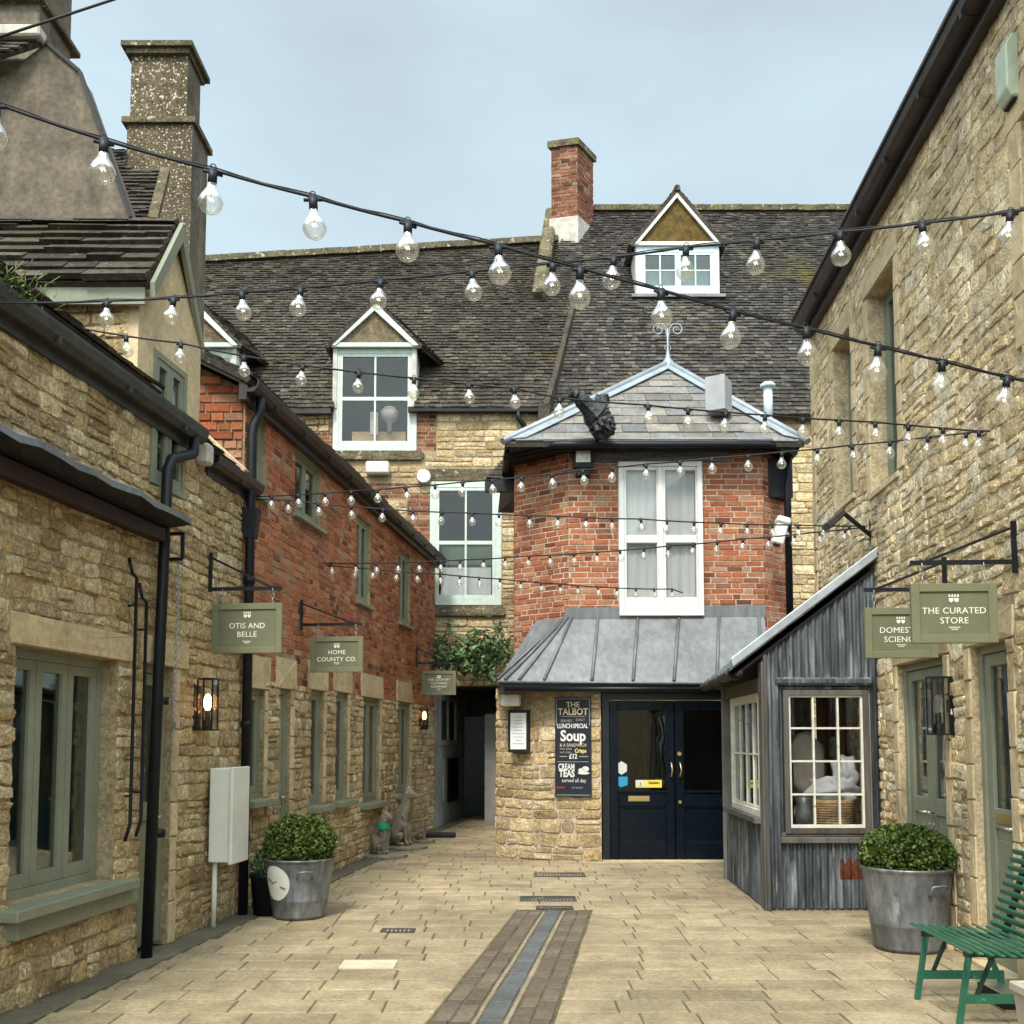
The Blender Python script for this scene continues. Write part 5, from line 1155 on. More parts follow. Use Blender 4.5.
# ================================================================== HANGING SIGNS
def hang_sign(Yw, side, plate, armx, box, lines, label, tsize, third=False):
    U = Vector((1, -LT, 0)).normalized() if side == 'l' else Vector((1, -RT, 0)).normalized()
    xw = (LC+LT*Yw) if side == 'l' else (RC+RT*Yw)
    def at(px, py):
        p = at_y(px, py, Yw); p.y = Yw+(p.x-xw)*U.y/U.x; p2 = at_y(px, py, p.y); p2.y = p.y; return p2
    zt = at(plate[0], plate[1]).z; zb = at(plate[0], plate[2]).z; arm = at(armx, plate[3]); za = arm.z
    w0 = Vector((xw, Yw, 0))+U*(.03 if side == 'l' else -.03)
    N = Vector((U.y, -U.x, 0)); x0 = at(box[0], box[1]); x1 = at(box[2], box[3])
    c = (x0+x1)/2; Wd = (x1-x0).dot(U); H = x0.z-x1.z
    root = thing('hanging_sign', label, 'sign', (w0.x, w0.y, za), 'green hanging shop signs on iron brackets')
    mb = MB(); mb.bar((w0.x, w0.y, zb), (w0.x, w0.y, zt), .022, .03)
    A = Vector((w0.x, w0.y, za)); mb.bar(A, arm, .018, .03); B = A.lerp(arm, .88)
    mb.bar((w0.x, w0.y, zt-.04), B, .014, .018)
    part('bracket', mb, 'black_iron', root)
    mb = MB()
    for f in (.14, .86):
        p = Vector((x0.x, x0.y, x0.z))+U*Wd*f
        q = Vector((p.x, p.y, za))
        for k in range(3): z0 = p.z+(za-p.z)*k/3; z1 = p.z+(za-p.z)*(k+1)/3; ax = U if k % 2 else N; mb.tube([Vector((p.x, p.y, (z0+z1)/2))+ax*.012*cos(t*pi/4)+Vector((0, 0, (z1-z0)*.58*sin(t*pi/4))) for t in range(9)], .003, 5, cap=False)
    part('hanger', mb, 'chain_metal', root)
    fw = .055; mb = MB(); o_ = U*0
    def bx(mb, a, b, c_, d, n0, n1, m=0):
        cc = x0+U*(a+b)/2+Vector((0, 0, -(c_+d)/2))+N*(n0+n1)/2; mb.obox(cc, U*(b-a)/2, N*(n1-n0)/2, Vector((0, 0, (d-c_)/2)), .5, m)
    bx(mb, 0, fw, 0, H, -.018, .018); bx(mb, Wd-fw, Wd, 0, H, -.018, .018); bx(mb, fw, Wd-fw, 0, fw, -.018, .018); bx(mb, fw, Wd-fw, H-fw, H, -.018, .018)
    part('board_frame', mb, 'sign_green', root, bevel=.003)
    mb = MB(); bx(mb, fw, Wd-fw, fw, H-fw, -.008, .006); bd = part('board', mb, 'sign_green_panel', root)
    mb = MB(); fc = c+N*.007
    n = len(lines); lh = tsize*1.12
    for i, t in enumerate(lines): text_mb(mb, t, fc+Vector((0, 0, -.005+lh*((n-1)/2-i)-(.012 if not third else .0))), U, (0, 0, 1), tsize, 0, bold=0, sx=1.02, spacing=1.05)
    # small crest: two shields under a crown of three points
    cz = H/2-fw-.045
    for s_ in (-1, 1): mb.prism([fc+U*(s_*.017+a)+Vector((0, 0, cz+b)) for a, b in ((-.014, .004), (.014, .004), (.014, -.014), (0, -.026), (-.014, -.014))], N*.002)
    for k in range(4): mb.prism([fc+U*(-.027+.018*k+a)+Vector((0, 0, cz+.012+b)) for a, b in ((-.006, 0), (.006, 0), (.004, .016), (-.004, .016))], N*.002)
    text_mb(mb, 'STORE', fc+Vector((0, 0, -H/2+fw+.042)), U, (0, 0, 1), .018, 0, spacing=1.5) if False else None
    for w_, zz in ((.075, .045), (.045, .032)):
        for k in range(6): mb.prism([fc+U*(-w_/2+w_*(k+.1)/6+a)+Vector((0, 0, -H/2+fw+zz+b)) for a, b in ((0, 0), (w_*.7/6, 0), (w_*.7/6, .007), (0, .007))], N*.001)
    part('lettering', mb, 'letter', root)
    return root
hang_sign(8.82, 'l', (203, 553, 592, 588), 282, (213, 604, 282, 653), ['OTIS AND', 'BELLE'], 'green hanging sign reading OTIS AND BELLE on the near left bracket', .066)
hang_sign(11.25, 'l', (300, 600, 630, 624), 362, (311, 637, 363, 672), ['HOME', 'COUNTY CO.'], 'green hanging sign reading HOME COUNTY CO on the brick wall', .068)
hang_sign(17.2, 'l', (417, 646, 667, 663), 455, (422, 671, 456, 695), ['THE COUNTRY', 'CLOTHING', 'COMPANY'], 'smallest green hanging sign far down on the left by the leafy creeper', .052, True)
hang_sign(7.9, 'r', (948, 557, 587, 590), 864, (864, 608, 938, 658), ['DOMESTIC', 'SCIENCE'], 'green hanging sign reading DOMESTIC SCIENCE partly hidden behind the nearer sign', .064)
hang_sign(6.62, 'r', (1012, 521, 573, 563), 910, (910, 584, 998, 643), ['THE CURATED', 'STORE'], 'green hanging sign reading THE CURATED STORE nearest on the right', .058)
# ================================================================== WALL LANTERNS
def lantern(wall, Y, z0, z1, label, lit, sgn, w=.13, dp=.14):
    base = wall.pt(Y, z0, 0); root = thing('wall_lantern', label, 'lantern', tuple(base), 'black box lanterns on the walls')
    mb = MB(); b = .012
    y0, y1 = Y-w/2, Y+w/2; wall.box(mb, y0, y1, z0, z1, 0, .012)
    for u in (y0, y1-b):
        for d in (.03, .03+dp-b): wall.box(mb, u, u+b, z0+b, z1-b, d, d+b)
        for z in (z0, z1-b): wall.box(mb, u, u+b, z, z+b, .03, .03+dp)
    for z in (z0, z1-b):
        wall.box(mb, y0+b, y1-b, z, z+b, .03, .03+b); wall.box(mb, y0+b, y1-b, z, z+b, .03+dp-b, .03+dp)
    wall.box(mb, Y-.02, Y+.02, (z0+z1)/2-.05, (z0+z1)/2+.05, .012, .03); part('frame', mb, 'black_iron', root)
    c = wall.pt(Y, z0, .03+dp/2)
    mb = MB(); mb.tube([c+Vector((0, 0, b)), c+Vector((0, 0, .17))], .022, 12); mb.tube([c, c+Vector((0, 0, .09))], .035, 12); part('lamp_holder', mb, 'black_iron', root)
    mb = MB(); mb.lathe(tuple(c), [(.014, .17), (.03, .2), (.033, .24), (.028, .28), (.012, .305), (0, .31)], 14); part('bulb', mb, 'flame' if lit else 'glass_bulb', root)
    mb = MB()
    for u in (y0+.002, y1-.004): wall.box(mb, u, u+.002, z0+b, z1-b, .03+b, .03+dp-b)
    wall.box(mb, y0+b, y1-b, z0+b, z1-b, .03+dp-.004, .03+dp-.002); part('glass_panel', mb, 'glass_lamp', root)
lantern(LW, 8.66, 1.68, 2.12, 'lit black box lantern on the near stone wall left of the white meter box', True, 1)
lantern(LW, 17.55, 1.78, 2.16, 'small lit black lantern at the far left under the smallest sign', True, 1, .12, .12)
lantern(RW, 7.93, 1.64, 2.09, 'unlit black box lantern between the two sage doors on the right', False, -1)
# ================================================================== STRING LIGHTS
BLK = Vector((0, 0, 0))
def proto_bulb():
    h = MB(); h.tube([(0, 0, .010), (0, 0, -.036)], .0145, 10); h.tube([(-.03, 0, -.002), (.03, 0, -.002)], .006, 5)
    h.tube([(.009*cos(t*pi/4), 0, .018+.009*sin(t*pi/4)) for t in range(9)], .002, 4, cap=False)
    hm = mesh(h, 'lamp_holder', ['bulb_cap'], (0, 0, 0))
    b = MB(); pr = [(.0145, -.036), (.016, -.048), (.023, -.060), (.033, -.074), (.039, -.091), (.037, -.107), (.028, -.121), (.014, -.130), (0, -.132)]
    b.lathe((0, 0, 0), pr, 14); b.tube([(-.007, 0, -.082), (-.002, 0, -.092), (.003, 0, -.08), (.008, 0, -.09)], .0022, 4, .5, 1)
    b.tube([(0, 0, -.038), (0, 0, -.078)], .003, 5, .5, 2)
    bm = mesh(b, 'bulb', ['glass_bulb', 'filament', 'cloth_white'], (0, 0, 0)); return hm, bm
HM, BM = proto_bulb()
def string(pts, bulbs, Ya, Yb, label, ext0=None, ext1=None, sc=1.0, cr=.005, tw=False):
    """pts: cable as seen, bulbs: bulb positions along it; depth runs from Ya to Yb between the end fixings"""
    pa, pb = pts[0][0], pts[-1][0]
    def P(px, py):
        # a straight line in plan between both ends
        xa = (pa-PX)/F*Ya; xb = (pb-PX)/F*Yb; k = (px-PX)/F
        den = (xb-xa)-k*(Yb-Ya); t = (k*Ya-xa)/den if abs(den) > 1e-6 else 0
        return at_y(px, py, Ya+(Yb-Ya)*t)
    cab = [P(*p) for p in pts]
    if ext0: cab = [Vector(ext0)]+cab
    if ext1: cab = cab+[Vector(ext1)]
    root = thing('string_light', label, 'string lights', tuple(cab[0]), 'strings of clear bulbs across the yard')
    mb = MB(); fine = []
    for i in range(len(cab)-1):
        for k in range(4):
            t = k/4; p = cab[i].lerp(cab[i+1], t); p.z -= .03*(cab[i+1]-cab[i]).length*4*t*(1-t)*.25; fine.append(p)
    fine.append(cab[-1]); mb.tube(fine, cr, 6)
    if tw: mb.tube([p+Vector((0, 0, .007+.003*sin(i*1.7))) for i, p in enumerate(fine)], cr*.5, 5)
    cable = part('cable', mb, 'black_matt', root)
    ys = [p[0] for p in pts]
    for px in bulbs:
        for i in range(len(pts)-1):
            if ys[i] <= px <= ys[i+1] or i == len(pts)-2 or (i == 0 and px < ys[0]):
                t = (px-ys[i])/(ys[i+1]-ys[i]); py = pts[i][1]+t*(pts[i+1][1]-pts[i][1]); break
        p = P(px, py)-Vector((0, 0, .008))
        h = bpy.data.objects.new('lamp_holder', HM); COL.objects.link(h); h.parent = root; h.location = p-cab[0]; h.scale = (sc if Ya < 9 else sc*.92,)*3
        a = atan2((cab[-1]-cab[0]).y, (cab[-1]-cab[0]).x); h.rotation_euler = (rr(-.12, .12), rr(-.13, .13), a+rr(-.3, .3))
        b = bpy.data.objects.new('bulb', BM); COL.objects.link(b); b.parent = h
    return root
string([(0, 105), (104, 140), (213, 170), (313, 197), (408, 222), (498, 245), (580, 268), (661, 290), (733, 311), (806, 328), (878, 346), (942, 361), (1007, 377), (1024, 381)],
       [-4, 104, 213, 313, 408, 498, 580, 661, 733, 806, 878, 942, 1007], 2.95, 3.95, 'nearest string of big clear bulbs sloping down from upper left to right', ext0=tuple(LW.pt(2.4, 4.3, 0)), ext1=tuple(RW.pt(4.6, 2.9, 0)), tw=True, cr=.0048)
string([(0, 303), (107, 301), (174, 298), (242, 292), (301, 288), (381, 280), (472, 271), (553, 263), (614, 257), (686, 247), (757, 240), (840, 232), (922, 223), (1010, 212), (1024, 210)],
       [107, 174, 242, 301, 381, 472, 553, 614, 686, 757, 840, 922, 1010], 5.1, 3.75, 'second string of clear bulbs rising gently from left gutter to upper right', ext0=tuple(LW.pt(5.6, 4.2, .1)), ext1=tuple(RW.pt(4.2, 4.1, 0)), tw=True)
string([(30, 300), (42, 308), (55, 323), (126, 336), (181, 343), (244, 356), (303, 365), (359, 372), (414, 378), (469, 384), (514, 388), (560, 398), (648, 405), (688, 409), (726, 412), (765, 415), (803, 418), (839, 420), (875, 422), (908, 425), (943, 428), (979, 431), (990, 431)],
       [42, 55, 126, 181, 244, 303, 359, 414, 469, 514, 560, 648, 688, 726, 765, 803, 839, 875, 908, 943, 979], 6.5, 7.0, 'third string of bulbs passing just in front of the pub roof', cr=.0062)
string([(248, 497), (272, 496), (351, 491), (406, 487), (463, 482), (522, 477), (583, 470), (646, 464), (712, 458), (782, 452), (852, 445), (928, 437), (982, 431)],
       [272, 298, 325, 351, 378, 406, 435, 463, 492, 522, 552, 583, 613, 646, 680, 712, 748, 782, 817, 852, 890, 928, 966], 9.75, 7.1, 'fourth string of small bulbs crossing just under the pub eaves', cr=.0062)
string([(250, 499), (288, 500), (383, 509), (472, 513), (558, 516), (641, 519), (721, 523), (798, 525), (865, 526)],
       [288, 318, 351, 383, 413, 442, 472, 499, 529, 558, 586, 612, 641, 667, 694, 721, 747, 772, 798, 824, 849], 9.8, 9.95, 'fifth string of small bulbs crossing the upper half of the white pub window', cr=.007)
string([(323, 563), (376, 563), (460, 560), (529, 556), (597, 552), (669, 546), (743, 539), (818, 532), (866, 527)],
       [331, 355, 376, 398, 419, 441, 460, 484, 505, 529, 550, 574, 597, 620, 644, 669, 693, 717, 743, 769, 795, 820, 845], 12.0, 10.0, 'sixth string of small bulbs crossing the middle of the white pub window', cr=.0078)
string([(325, 565), (373, 569), (440, 574), (500, 579), (560, 584), (617, 588), (672, 589), (683, 593)],
       [331, 355, 373, 397, 417, 440, 460, 479, 500, 521, 541, 560, 578, 598, 617, 636, 654, 672], 12.0, 13.9, 'lowest string of tiny bulbs ending on the white pub window', cr=.0085)
mb = MB(); a = at_y(-40, 50, 6); b = at_y(112, 0, 6.6); c_ = b+(b-a)*1.2; mb.tube([a, b, c_], .009, 6); solo('overhead_wire', mb, 'black_matt', 'single black wire crossing the sky at the top left corner', 'wire', tuple(a))
# ================================================================== WALL FITTINGS
# meter box
root = thing('meter_box', 'white meter cabinet with a grey pipe below, standing off the left stone wall', 'meter box', tuple(LW.pt(9, .5, 0)))
mb = MB(); LW.box(mb, 8.86, 9.2, .56, 1.36, 0.045, .23); part('cabinet', mb, 'plastic_white', root, bevel=.008)
mb = MB(); LW.box(mb, 8.84, 9.22, .545, 1.37, .23, .262); part('door', mb, 'plastic_white', root, bevel=.006)
mb = MB(); p = LW.pt(8.95, .56, .07); mb.tube([p, (p.x, p.y, -.02)], .022, 10); part('pipe', mb, 'plastic_white', root)
# right wall alarm and lamps
root = thing('alarm_box', 'pale green alarm casing high on the right stone wall', 'alarm box', tuple(RW.pt(6.37, 5.8, 0)))
mb = MB(); a0 = RW.pt
pr = [(6.34, 5.76, 0), (6.34, 5.76, .05), (6.34, 5.82, .085), (6.34, 6.12, .085), (6.34, 6.19, .04), (6.34, 6.19, 0)]
mb.prism([a0(*p) for p in pr], a0(6.52, 0, 0)-a0(6.34, 0, 0)); part('casing', mb, 'plastic_green', root, bevel=.01)
mb = MB(); mb.prism([a0(6.36, 5.757, .01), a0(6.36, 5.757, .045), a0(6.5, 5.757, .045), a0(6.5, 5.757, .01)], (0, 0, -.012)); part('lamp_lens', mb, 'black_matt', root)
root = thing('floodlight', 'brown floodlight angled down on a black arm on the right stone wall', 'floodlight', tuple(RW.pt(10, 3.7, 0)))
mb = MB(); p = RW.pt(9.95, 3.62, 0); q_ = at_y(841, 511, 9.8); mb.bar((p.x, p.y, 3.5), (p.x, p.y, 3.75), .025, .025); mb.bar((p.x, p.y, 3.6), q_, .03, .03); part('arm', mb, 'black_iron', root)
mb = MB(); c = at_y(834, 520, 9.8); mb.obox(c, Vector((.085, 0, .075)), Vector((0, .08, 0)), Vector((-.02, 0, .025))); part('housing', mb, 'gutter_brown', root, bevel=.01)
# pub floodlight
c = at_y(583, 458, 14.15); root = thing('floodlight', 'black floodlight with a bright square lens on the pub brick beside the white window', 'floodlight', tuple(c))
mb = MB(); mb.box(c.x-.14, c.x+.14, c.y-.05, c.y+.04, c.z-.15, c.z+.15); mb.box(c.x-.02, c.x+.02, c.y-.02, c.y+.15, c.z+.12, c.z+.3); mb.box(c.x-.1, c.x+.1, c.y-.04, c.y+.1, c.z-.26, c.z-.15); part('housing', mb, 'black_matt', root, bevel=.01)
mb = MB(); mb.box(c.x-.10, c.x+.10, c.y-.062, c.y-.05, c.z-.075, c.z+.095); part('lamp_lens', mb, 'lamp_lens', root)
# cctv camera
c = at_y(780, 532, 14.0); root = thing('security_camera', 'white security camera on an arm by the black downpipe right of the pub', 'camera', tuple(c))
mb = MB(); ax = Vector((.28, 0, 1)).normalized(); mb.bar(c-ax*.18, c+ax*.16, .16, .14, up=(0, 1, 0)); mb.bar(c+ax*.10+Vector((-.0, -.02, 0)), c+ax*.2, .19, .16, up=(0, 1, 0)); part('housing', mb, 'plastic_white', root, bevel=.02)
mb = MB(); mb.tube([c+Vector((.05, .02, -.03)), c+Vector((.13, .1, .0)), (3.88, 14.26, c.z+.0)], .022, 8); part('arm', mb, 'plastic_white', root)
mb = MB(); mb.tube([c-ax*.18, c-ax*.195], .05, 12); part('lens', mb, 'black_matt', root)
# back wall boxes
c = at_y(378, 469, 19.25); mb = MB(); mb.box(c.x-.22, c.x+.22, 19.1, 19.3, c.z-.12, c.z+.12); o = solo('alarm_box', mb, 'cream_paint', 'cream rectangular box on the townhouse wall under the dormer window', 'alarm box', tuple(c), bevel=.03)
c = at_y(424, 477, 19.25); mb = MB(); mb.tube([(c.x, 19.3, c.z), (c.x, 19.16, c.z)], .13, 20); o = solo('alarm_box', mb, 'plastic_white', 'round white alarm sounder between the two mint windows', 'alarm box', tuple(c), bevel=.01)
# rooftop things
c = at_y(718, 402, 14.6); mb = MB(); q1, q2_, q3 = at_y(705, 398, 14.3), at_y(725, 398, 14.15), at_y(732, 398, 14.5); mb.prism([(q1.x, q1.y, c.z-.24), (q2_.x, q2_.y, c.z-.24), (q3.x, q3.y, c.z-.24), (q1.x+q3.x-q2_.x, q1.y+q3.y-q2_.y, c.z-.24)], (0, 0, .5)); solo('vent_box', mb, 'grey_metal', 'plain grey metal box standing on the right slope of the pub roof', 'vent', tuple(c), bevel=.006)
c = at_y(768, 400, 14.75); mb = MB(); mb.tube([(c.x, 14.75, c.z-.35), (c.x, 14.75, c.z+.2)], .065, 14); mb.lathe((c.x, 14.75, c.z+.2), [(0, .07), (.07, .06), (.11, .03), (.11, -.01), (.06, -.02)], 16); solo('flue_pipe', mb, 'pale_blue_paint', 'white flue pipe with a round cap at the right end of the pub roof', 'flue', tuple(c))
# wrapped black thing on the eaves
root = thing('wrapped_speaker', 'lumpy black wrapped shape leaning off the left of the pub roof', 'wrapped object', tuple(at_y(600, 432, 13.7)))
mb = MB(); pp = [at_y(570, 393, 13.45), at_y(579, 398, 13.5), at_y(590, 409, 13.55), at_y(597, 416, 13.6), at_y(603, 427, 13.6), at_y(606, 435, 13.6)]
pts = []; rs = []
R0 = [.07, .10, .14, .19, .20, .13]
for i in range(len(pp)-1):
    for k in range(4): t = k/4; pts.append(pp[i].lerp(pp[i+1], t)); rs.append((R0[i]*(1-t)+R0[i+1]*t)*rr(.86, 1.14))
pts.append(pp[-1]); rs.append(.09)
mb.tube(pts, rs, 11, sm=False); blob(mb, tuple(at_y(601, 405, 13.7)), .12, .1, .15, nz=.3, n=8, sm=False); blob(mb, tuple(at_y(604, 428, 13.5)), .14, .14, .15, nz=.25, n=8, sm=False)
part('wrapping', mb, 'bin_bag', root)
mb = MB(); p = at_y(598, 420, 13.7); mb.tube([p, (p.x, 13.95, 5.68)], .03, 8); part('pole', mb, 'black_iron', root)

# ================================================================== POTS AND PLANTS
def leaves(mb, c, rx, ry, rz, n, size, rnd_pow=.33, zcut=-.3, shape=None):
    for i in range(n):
        while True:
            d = Vector((rr(-1, 1), rr(-1, 1), rr(-1, 1)))
            if .05 < d.length < 1 and d.z/d.length > zcut: break
        d.normalize(); k = R.random()**rnd_pow*.45+.57
        bump = 1+.13*noise.noise(d*3.1+Vector(c))+(.10 if R.random() < .012 else 0); d2 = Vector((d.x*rx, d.y*ry, d.z*rz))*k*bump
        p = Vector(c)+d2; s = size*rr(.6, 1.35); a = Vector((rr(-1, 1), rr(-1, 1), rr(-1, 1)))+d*.6; a.normalize(); b = a.cross(Vector((rr(-1, 1), rr(-1, 1), rr(-1, 1)))).normalized(); w = s*.42
        fold = a.cross(b)*s*.12
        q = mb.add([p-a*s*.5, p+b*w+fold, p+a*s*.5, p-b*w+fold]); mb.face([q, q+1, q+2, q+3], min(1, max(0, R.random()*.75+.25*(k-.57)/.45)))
def pot_bush(px, py, name, label, rb_, rt, h, bush, extra=None, seed=0):
    g = ground_at(px, py); cy = g.y+rb_; cx = g.x*cy/g.y
    root = thing('potted_box_bush', label, 'potted plant', (cx, cy, 0), 'clipped box bushes in galvanised tubs')
    mb = MB(); mb.lathe((cx, cy, 0), [(0, .012), (rb_*.97, .012), (rb_, .0), (rb_+.003, .03), (rb_+(rt-rb_)*.30, h*.3), (rb_+(rt-rb_)*.32+.004, h*.315), (rb_+(rt-rb_)*.34, h*.33), (rt*.985, h*.93), (rt, h*.96), (rt+.014, h*.985), (rt+.012, h+.006), (rt-.008, h), (rt-.02, h*.9), (rt-.03, h*.85)], 40)
    t = part('tub', mb, 'zinc', root)
    mb = MB(); mb.lathe((cx, cy, 0), [(rt-.02, h*.88), (0, h*.9)], 24); part('soil', mb, 'soil', root)
    mb = MB()
    for an in ((-.35, -1), (pi, 0)):
        a0 = -pi/2+.35 if an[1] == -1 else pi/2; r_ = rb_+(rt-rb_)*.8+.012
        def hp_(a, z, e=0): return (cx+(r_+e)*cos(a), cy+(r_+e)*sin(a), z)
        mb.tube([hp_(a0-.22, h*.70, -.01), hp_(a0-.22, h*.74, .02), hp_(a0-.2, h*.82, .035), hp_(a0, h*.83, .04), hp_(a0+.2, h*.82, .035), hp_(a0+.22, h*.74, .02), hp_(a0+.22, h*.70, -.01)], .009, 6)
    part('handle', mb, 'zinc', root)
    mb = MB(); bx, bz, bzc = bush
    blob(mb, (cx, cy, bzc), bx*.72, bx*.72, bz*.72, nz=.05, n=10); part('branches', mb, 'soil', root)
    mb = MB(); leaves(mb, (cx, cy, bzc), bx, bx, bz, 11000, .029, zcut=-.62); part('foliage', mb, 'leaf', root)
    return root, t, cx, cy
r1, t1, cx, cy = pot_bush(299, 921, 'a', 'clipped box bush in a galvanised tub with a white round patch by the left wall', .235, .31, .53, (.315, .255, .66))
mb = MB(); c = Vector((cx, cy, .33)); pts = []
def tub_pt(a, z, e=.006): r_ = .235+.075*z/.53+e; return Vector((cx+r_*cos(a), cy+r_*sin(a), z))
NN = 22
for k in range(NN): t = 2*pi*k/NN; aa = -pi/2-.62+.52*cos(t); pts.append(tub_pt(aa, .33+.155*sin(t)))
n = mb.add(pts); ce = mb.add([tub_pt(-pi/2-.62, .33, .007)])
rings = [[mb.add([tub_pt(-pi/2-.62+.52*cos(2*pi*k/NN)*f, .33+.155*sin(2*pi*k/NN)*f, .007)]) for k in range(NN)] for f in (1, .66, .33)]
for i in range(2):
    for k in range(NN): mb.face([rings[i][k], rings[i][(k+1) % NN], rings[i+1][(k+1) % NN], rings[i+1][k]])
for k in range(NN): mb.face([rings[2][k], rings[2][(k+1) % NN], ce])
o = part('patch', mb, 'plastic_white', r1, label='round white patch on the tub')
mb = MB(); mb.tube([tub_pt(-pi/2-.95, .37, .012), tub_pt(-pi/2-.75, .33, .012), tub_pt(-pi/2-.55, .35, .012)], .004, 4); mb.tube([tub_pt(-pi/2-.42, .30, .012), tub_pt(-pi/2-.25, .285, .012)], .006, 4); part('mark', mb, 'zinc', r1)
pot_bush(909, 955, 'b', 'clipped box bush in a large weathered galvanised tub beside the shed', .255, .335, .625, (.345, .225, .715))
g = ground_at(264, 917); mb = MB(); mb.lathe((g.x, g.y+.14, 0), [(0, .01), (.13, 0), (.16, .34), (.175, .35), (.172, .38), (.15, .38), (.14, .3), (0, .3)], 24); root = solo('plant_pot', mb, 'black_iron', 'small black plant pot tucked behind the left galvanised tub', 'pot', (g.x, g.y+.14, 0))
mb = MB()
for i in range(26):
    a = rr(0, 2*pi); p = Vector((g.x+rr(-.06, .06), g.y+.14+rr(-.06, .06), .3)); e = p+Vector((cos(a)*rr(.05, .16), sin(a)*.12, rr(.12, .3))); mb.tube([p, p.lerp(e, .5)+Vector((0, 0, .03)), e], .004, 4, R.random())
leaves(mb, (g.x, g.y+.14, .46), .15, .15, .15, 260, .04, zcut=-1); solo('small_plant', mb, 'leaf_dark', 'sparse straggly plant in the small black pot', 'plant', (g.x, g.y+.14, .3))
# creeper over the passage
mb = MB(); stems = MB()
def clump(mb, c, r, n, s): leaves(mb, c, r[0]*1.05, r[1], r[2]*1.05, int(n*.62), s*.95, .25, -1)
for cx_, py_, rx_, rz_, n_ in ((440, 660, .2, .10, 120), (458, 656, .24, .13, 240), (478, 652, .24, .16, 260), (496, 646, .18, .13, 130), (470, 668, .2, .12, 190), (486, 666, .18, .13, 150), (432, 663, .1, .08, 50), (492, 677, .09, .10, 50)):
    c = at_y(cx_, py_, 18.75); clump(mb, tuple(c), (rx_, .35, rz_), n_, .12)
for i in range(60):
    c = at_y(rr(430, 508), rr(640, 660), 18.8); d = Vector((rr(-.4, .4), rr(-.3, .1), rr(-.5, .35))); stems.tube([c, c+d*.5+Vector((0, 0, .08)), c+d], .008, 4)
    for k in range(8): t = rr(.3, 1.05); p = c+d*t+Vector((rr(-.05, .05), 0, rr(-.05, .1))); a = Vector((rr(-1, 1), rr(-.6, .3), rr(-1, .3))).normalized(); b = a.cross(Vector((0, 1, .3))).normalized(); q = mb.add([p, p+a*.07+b*.022, p+a*.15, p+a*.07-b*.022]); mb.face([q, q+1, q+2, q+3], rr(.4, 1))
root = thing('creeper', 'dark leafy creeper hanging over the passage below the mint window', 'climbing plant', tuple(at_y(465, 660, 18.75)))
part('foliage', mb, 'leaf_dark', root); part('stem', stems, 'soil', root)
mb = MB(); c = LW.pt(5.85, 4.20, .1); leaves(mb, tuple(c), .07, .22, .09, 400, .025, .6, -1)
for i in range(60): a = Vector((rr(-.15, .15), rr(-.3, .35), rr(-.05, .12))); mb.tube([c+a, c+a+Vector((rr(-.03, .06), rr(-.05, .1), rr(.02, .12)))], .003, 3, .9)
solo('gutter_weed', mb, 'leaf', 'tuft of weeds and moss growing in the near left gutter', 'weeds', tuple(c))

# ================================================================== STATUES
def skin(name, pts, edges, radii, mname, parent=None, loc=(0, 0, 0), sub=2, root_i=0):
    me = bpy.data.meshes.new(name); L = WL[parent] if parent else Vector(loc)
    me.from_pydata([tuple(Vector(p)-L) for p in pts], edges, []); me.materials.append(MATS[mname])
    o = bpy.data.objects.new(name, me); COL.objects.link(o)
    if parent: o.parent = parent; WL[o] = L
    else: o.location = loc; WL[o] = L
    md = o.modifiers.new('skin', 'SKIN'); md.use_smooth_shade = True
    if not me.skin_vertices: bpy.context.view_layer.objects.active = o; 
    for i, v in enumerate(me.skin_vertices[0].data):
        r_ = radii[i]; v.radius = (r_, r_) if not isinstance(r_, tuple) else r_; v.use_root = (i == root_i)
    s = o.modifiers.new('subdivision', 'SUBSURF'); s.levels = sub; s.render_levels = sub
    return o
def sitting_dog(root, x, y, z0, H, slim, yaw, earup=True):
    c, s = cos(yaw), sin(yaw)
    def T(f, l, u): return (x+(f*c-l*s)*H, y+(f*s+l*c)*H, z0+u*H)   # f forward, l left, u up
    k = slim
    pts = [T(-.10, 0, .16), T(-.02, 0, .38), T(.04, 0, .56), T(.07, 0, .68), T(.08, 0, .80), T(.13, 0, .89), T(.25, 0, .855), T(.33, 0, .835)]
    rad = [.15*k, .125*k, .115*k, .085*k, .068*k, .078*k, .048*k, .030*k]
    ed = [(0, 1), (1, 2), (2, 3), (3, 4), (4, 5), (5, 6), (6, 7)]
    for sd_ in (-1, 1):
        b = len(pts); pts += [T(.06, .055*sd_, .48), T(.10, .06*sd_, .26), T(.11, .06*sd_, .05), T(.17, .06*sd_, .02)]; rad += [.055*k, .034*k, .028*k, .026*k]; ed += [(2, b), (b, b+1), (b+1, b+2), (b+2, b+3)]
        b = len(pts); pts += [T(-.06, .10*sd_, .14), T(.07, .12*sd_, .20), T(-.02, .12*sd_, .04), T(.10, .12*sd_, .025)]; rad += [.085*k, .055*k, .032*k, .026*k]; ed += [(0, b), (b, b+1), (b+1, b+2), (b+2, b+3)]
        b = len(pts)
        if earup: pts += [T(.10, .045*sd_, .97), T(.08, .055*sd_, 1.03)]; rad += [.022*k, .008*k]
        else: pts += [T(.11, .075*sd_, .90), T(.12, .085*sd_, .82)]; rad += [.022*k, .018*k]
        ed += [(5, b), (b, b+1)]
    b = len(pts); pts += [T(-.25, 0, .04), T(-.32, .08, .03)]; rad += [.03*k, .018*k]; ed += [(0, b), (b, b+1)]
    rad = [r_*H for r_ in rad]
    return skin('figure', pts, ed, rad, 'statue', root)
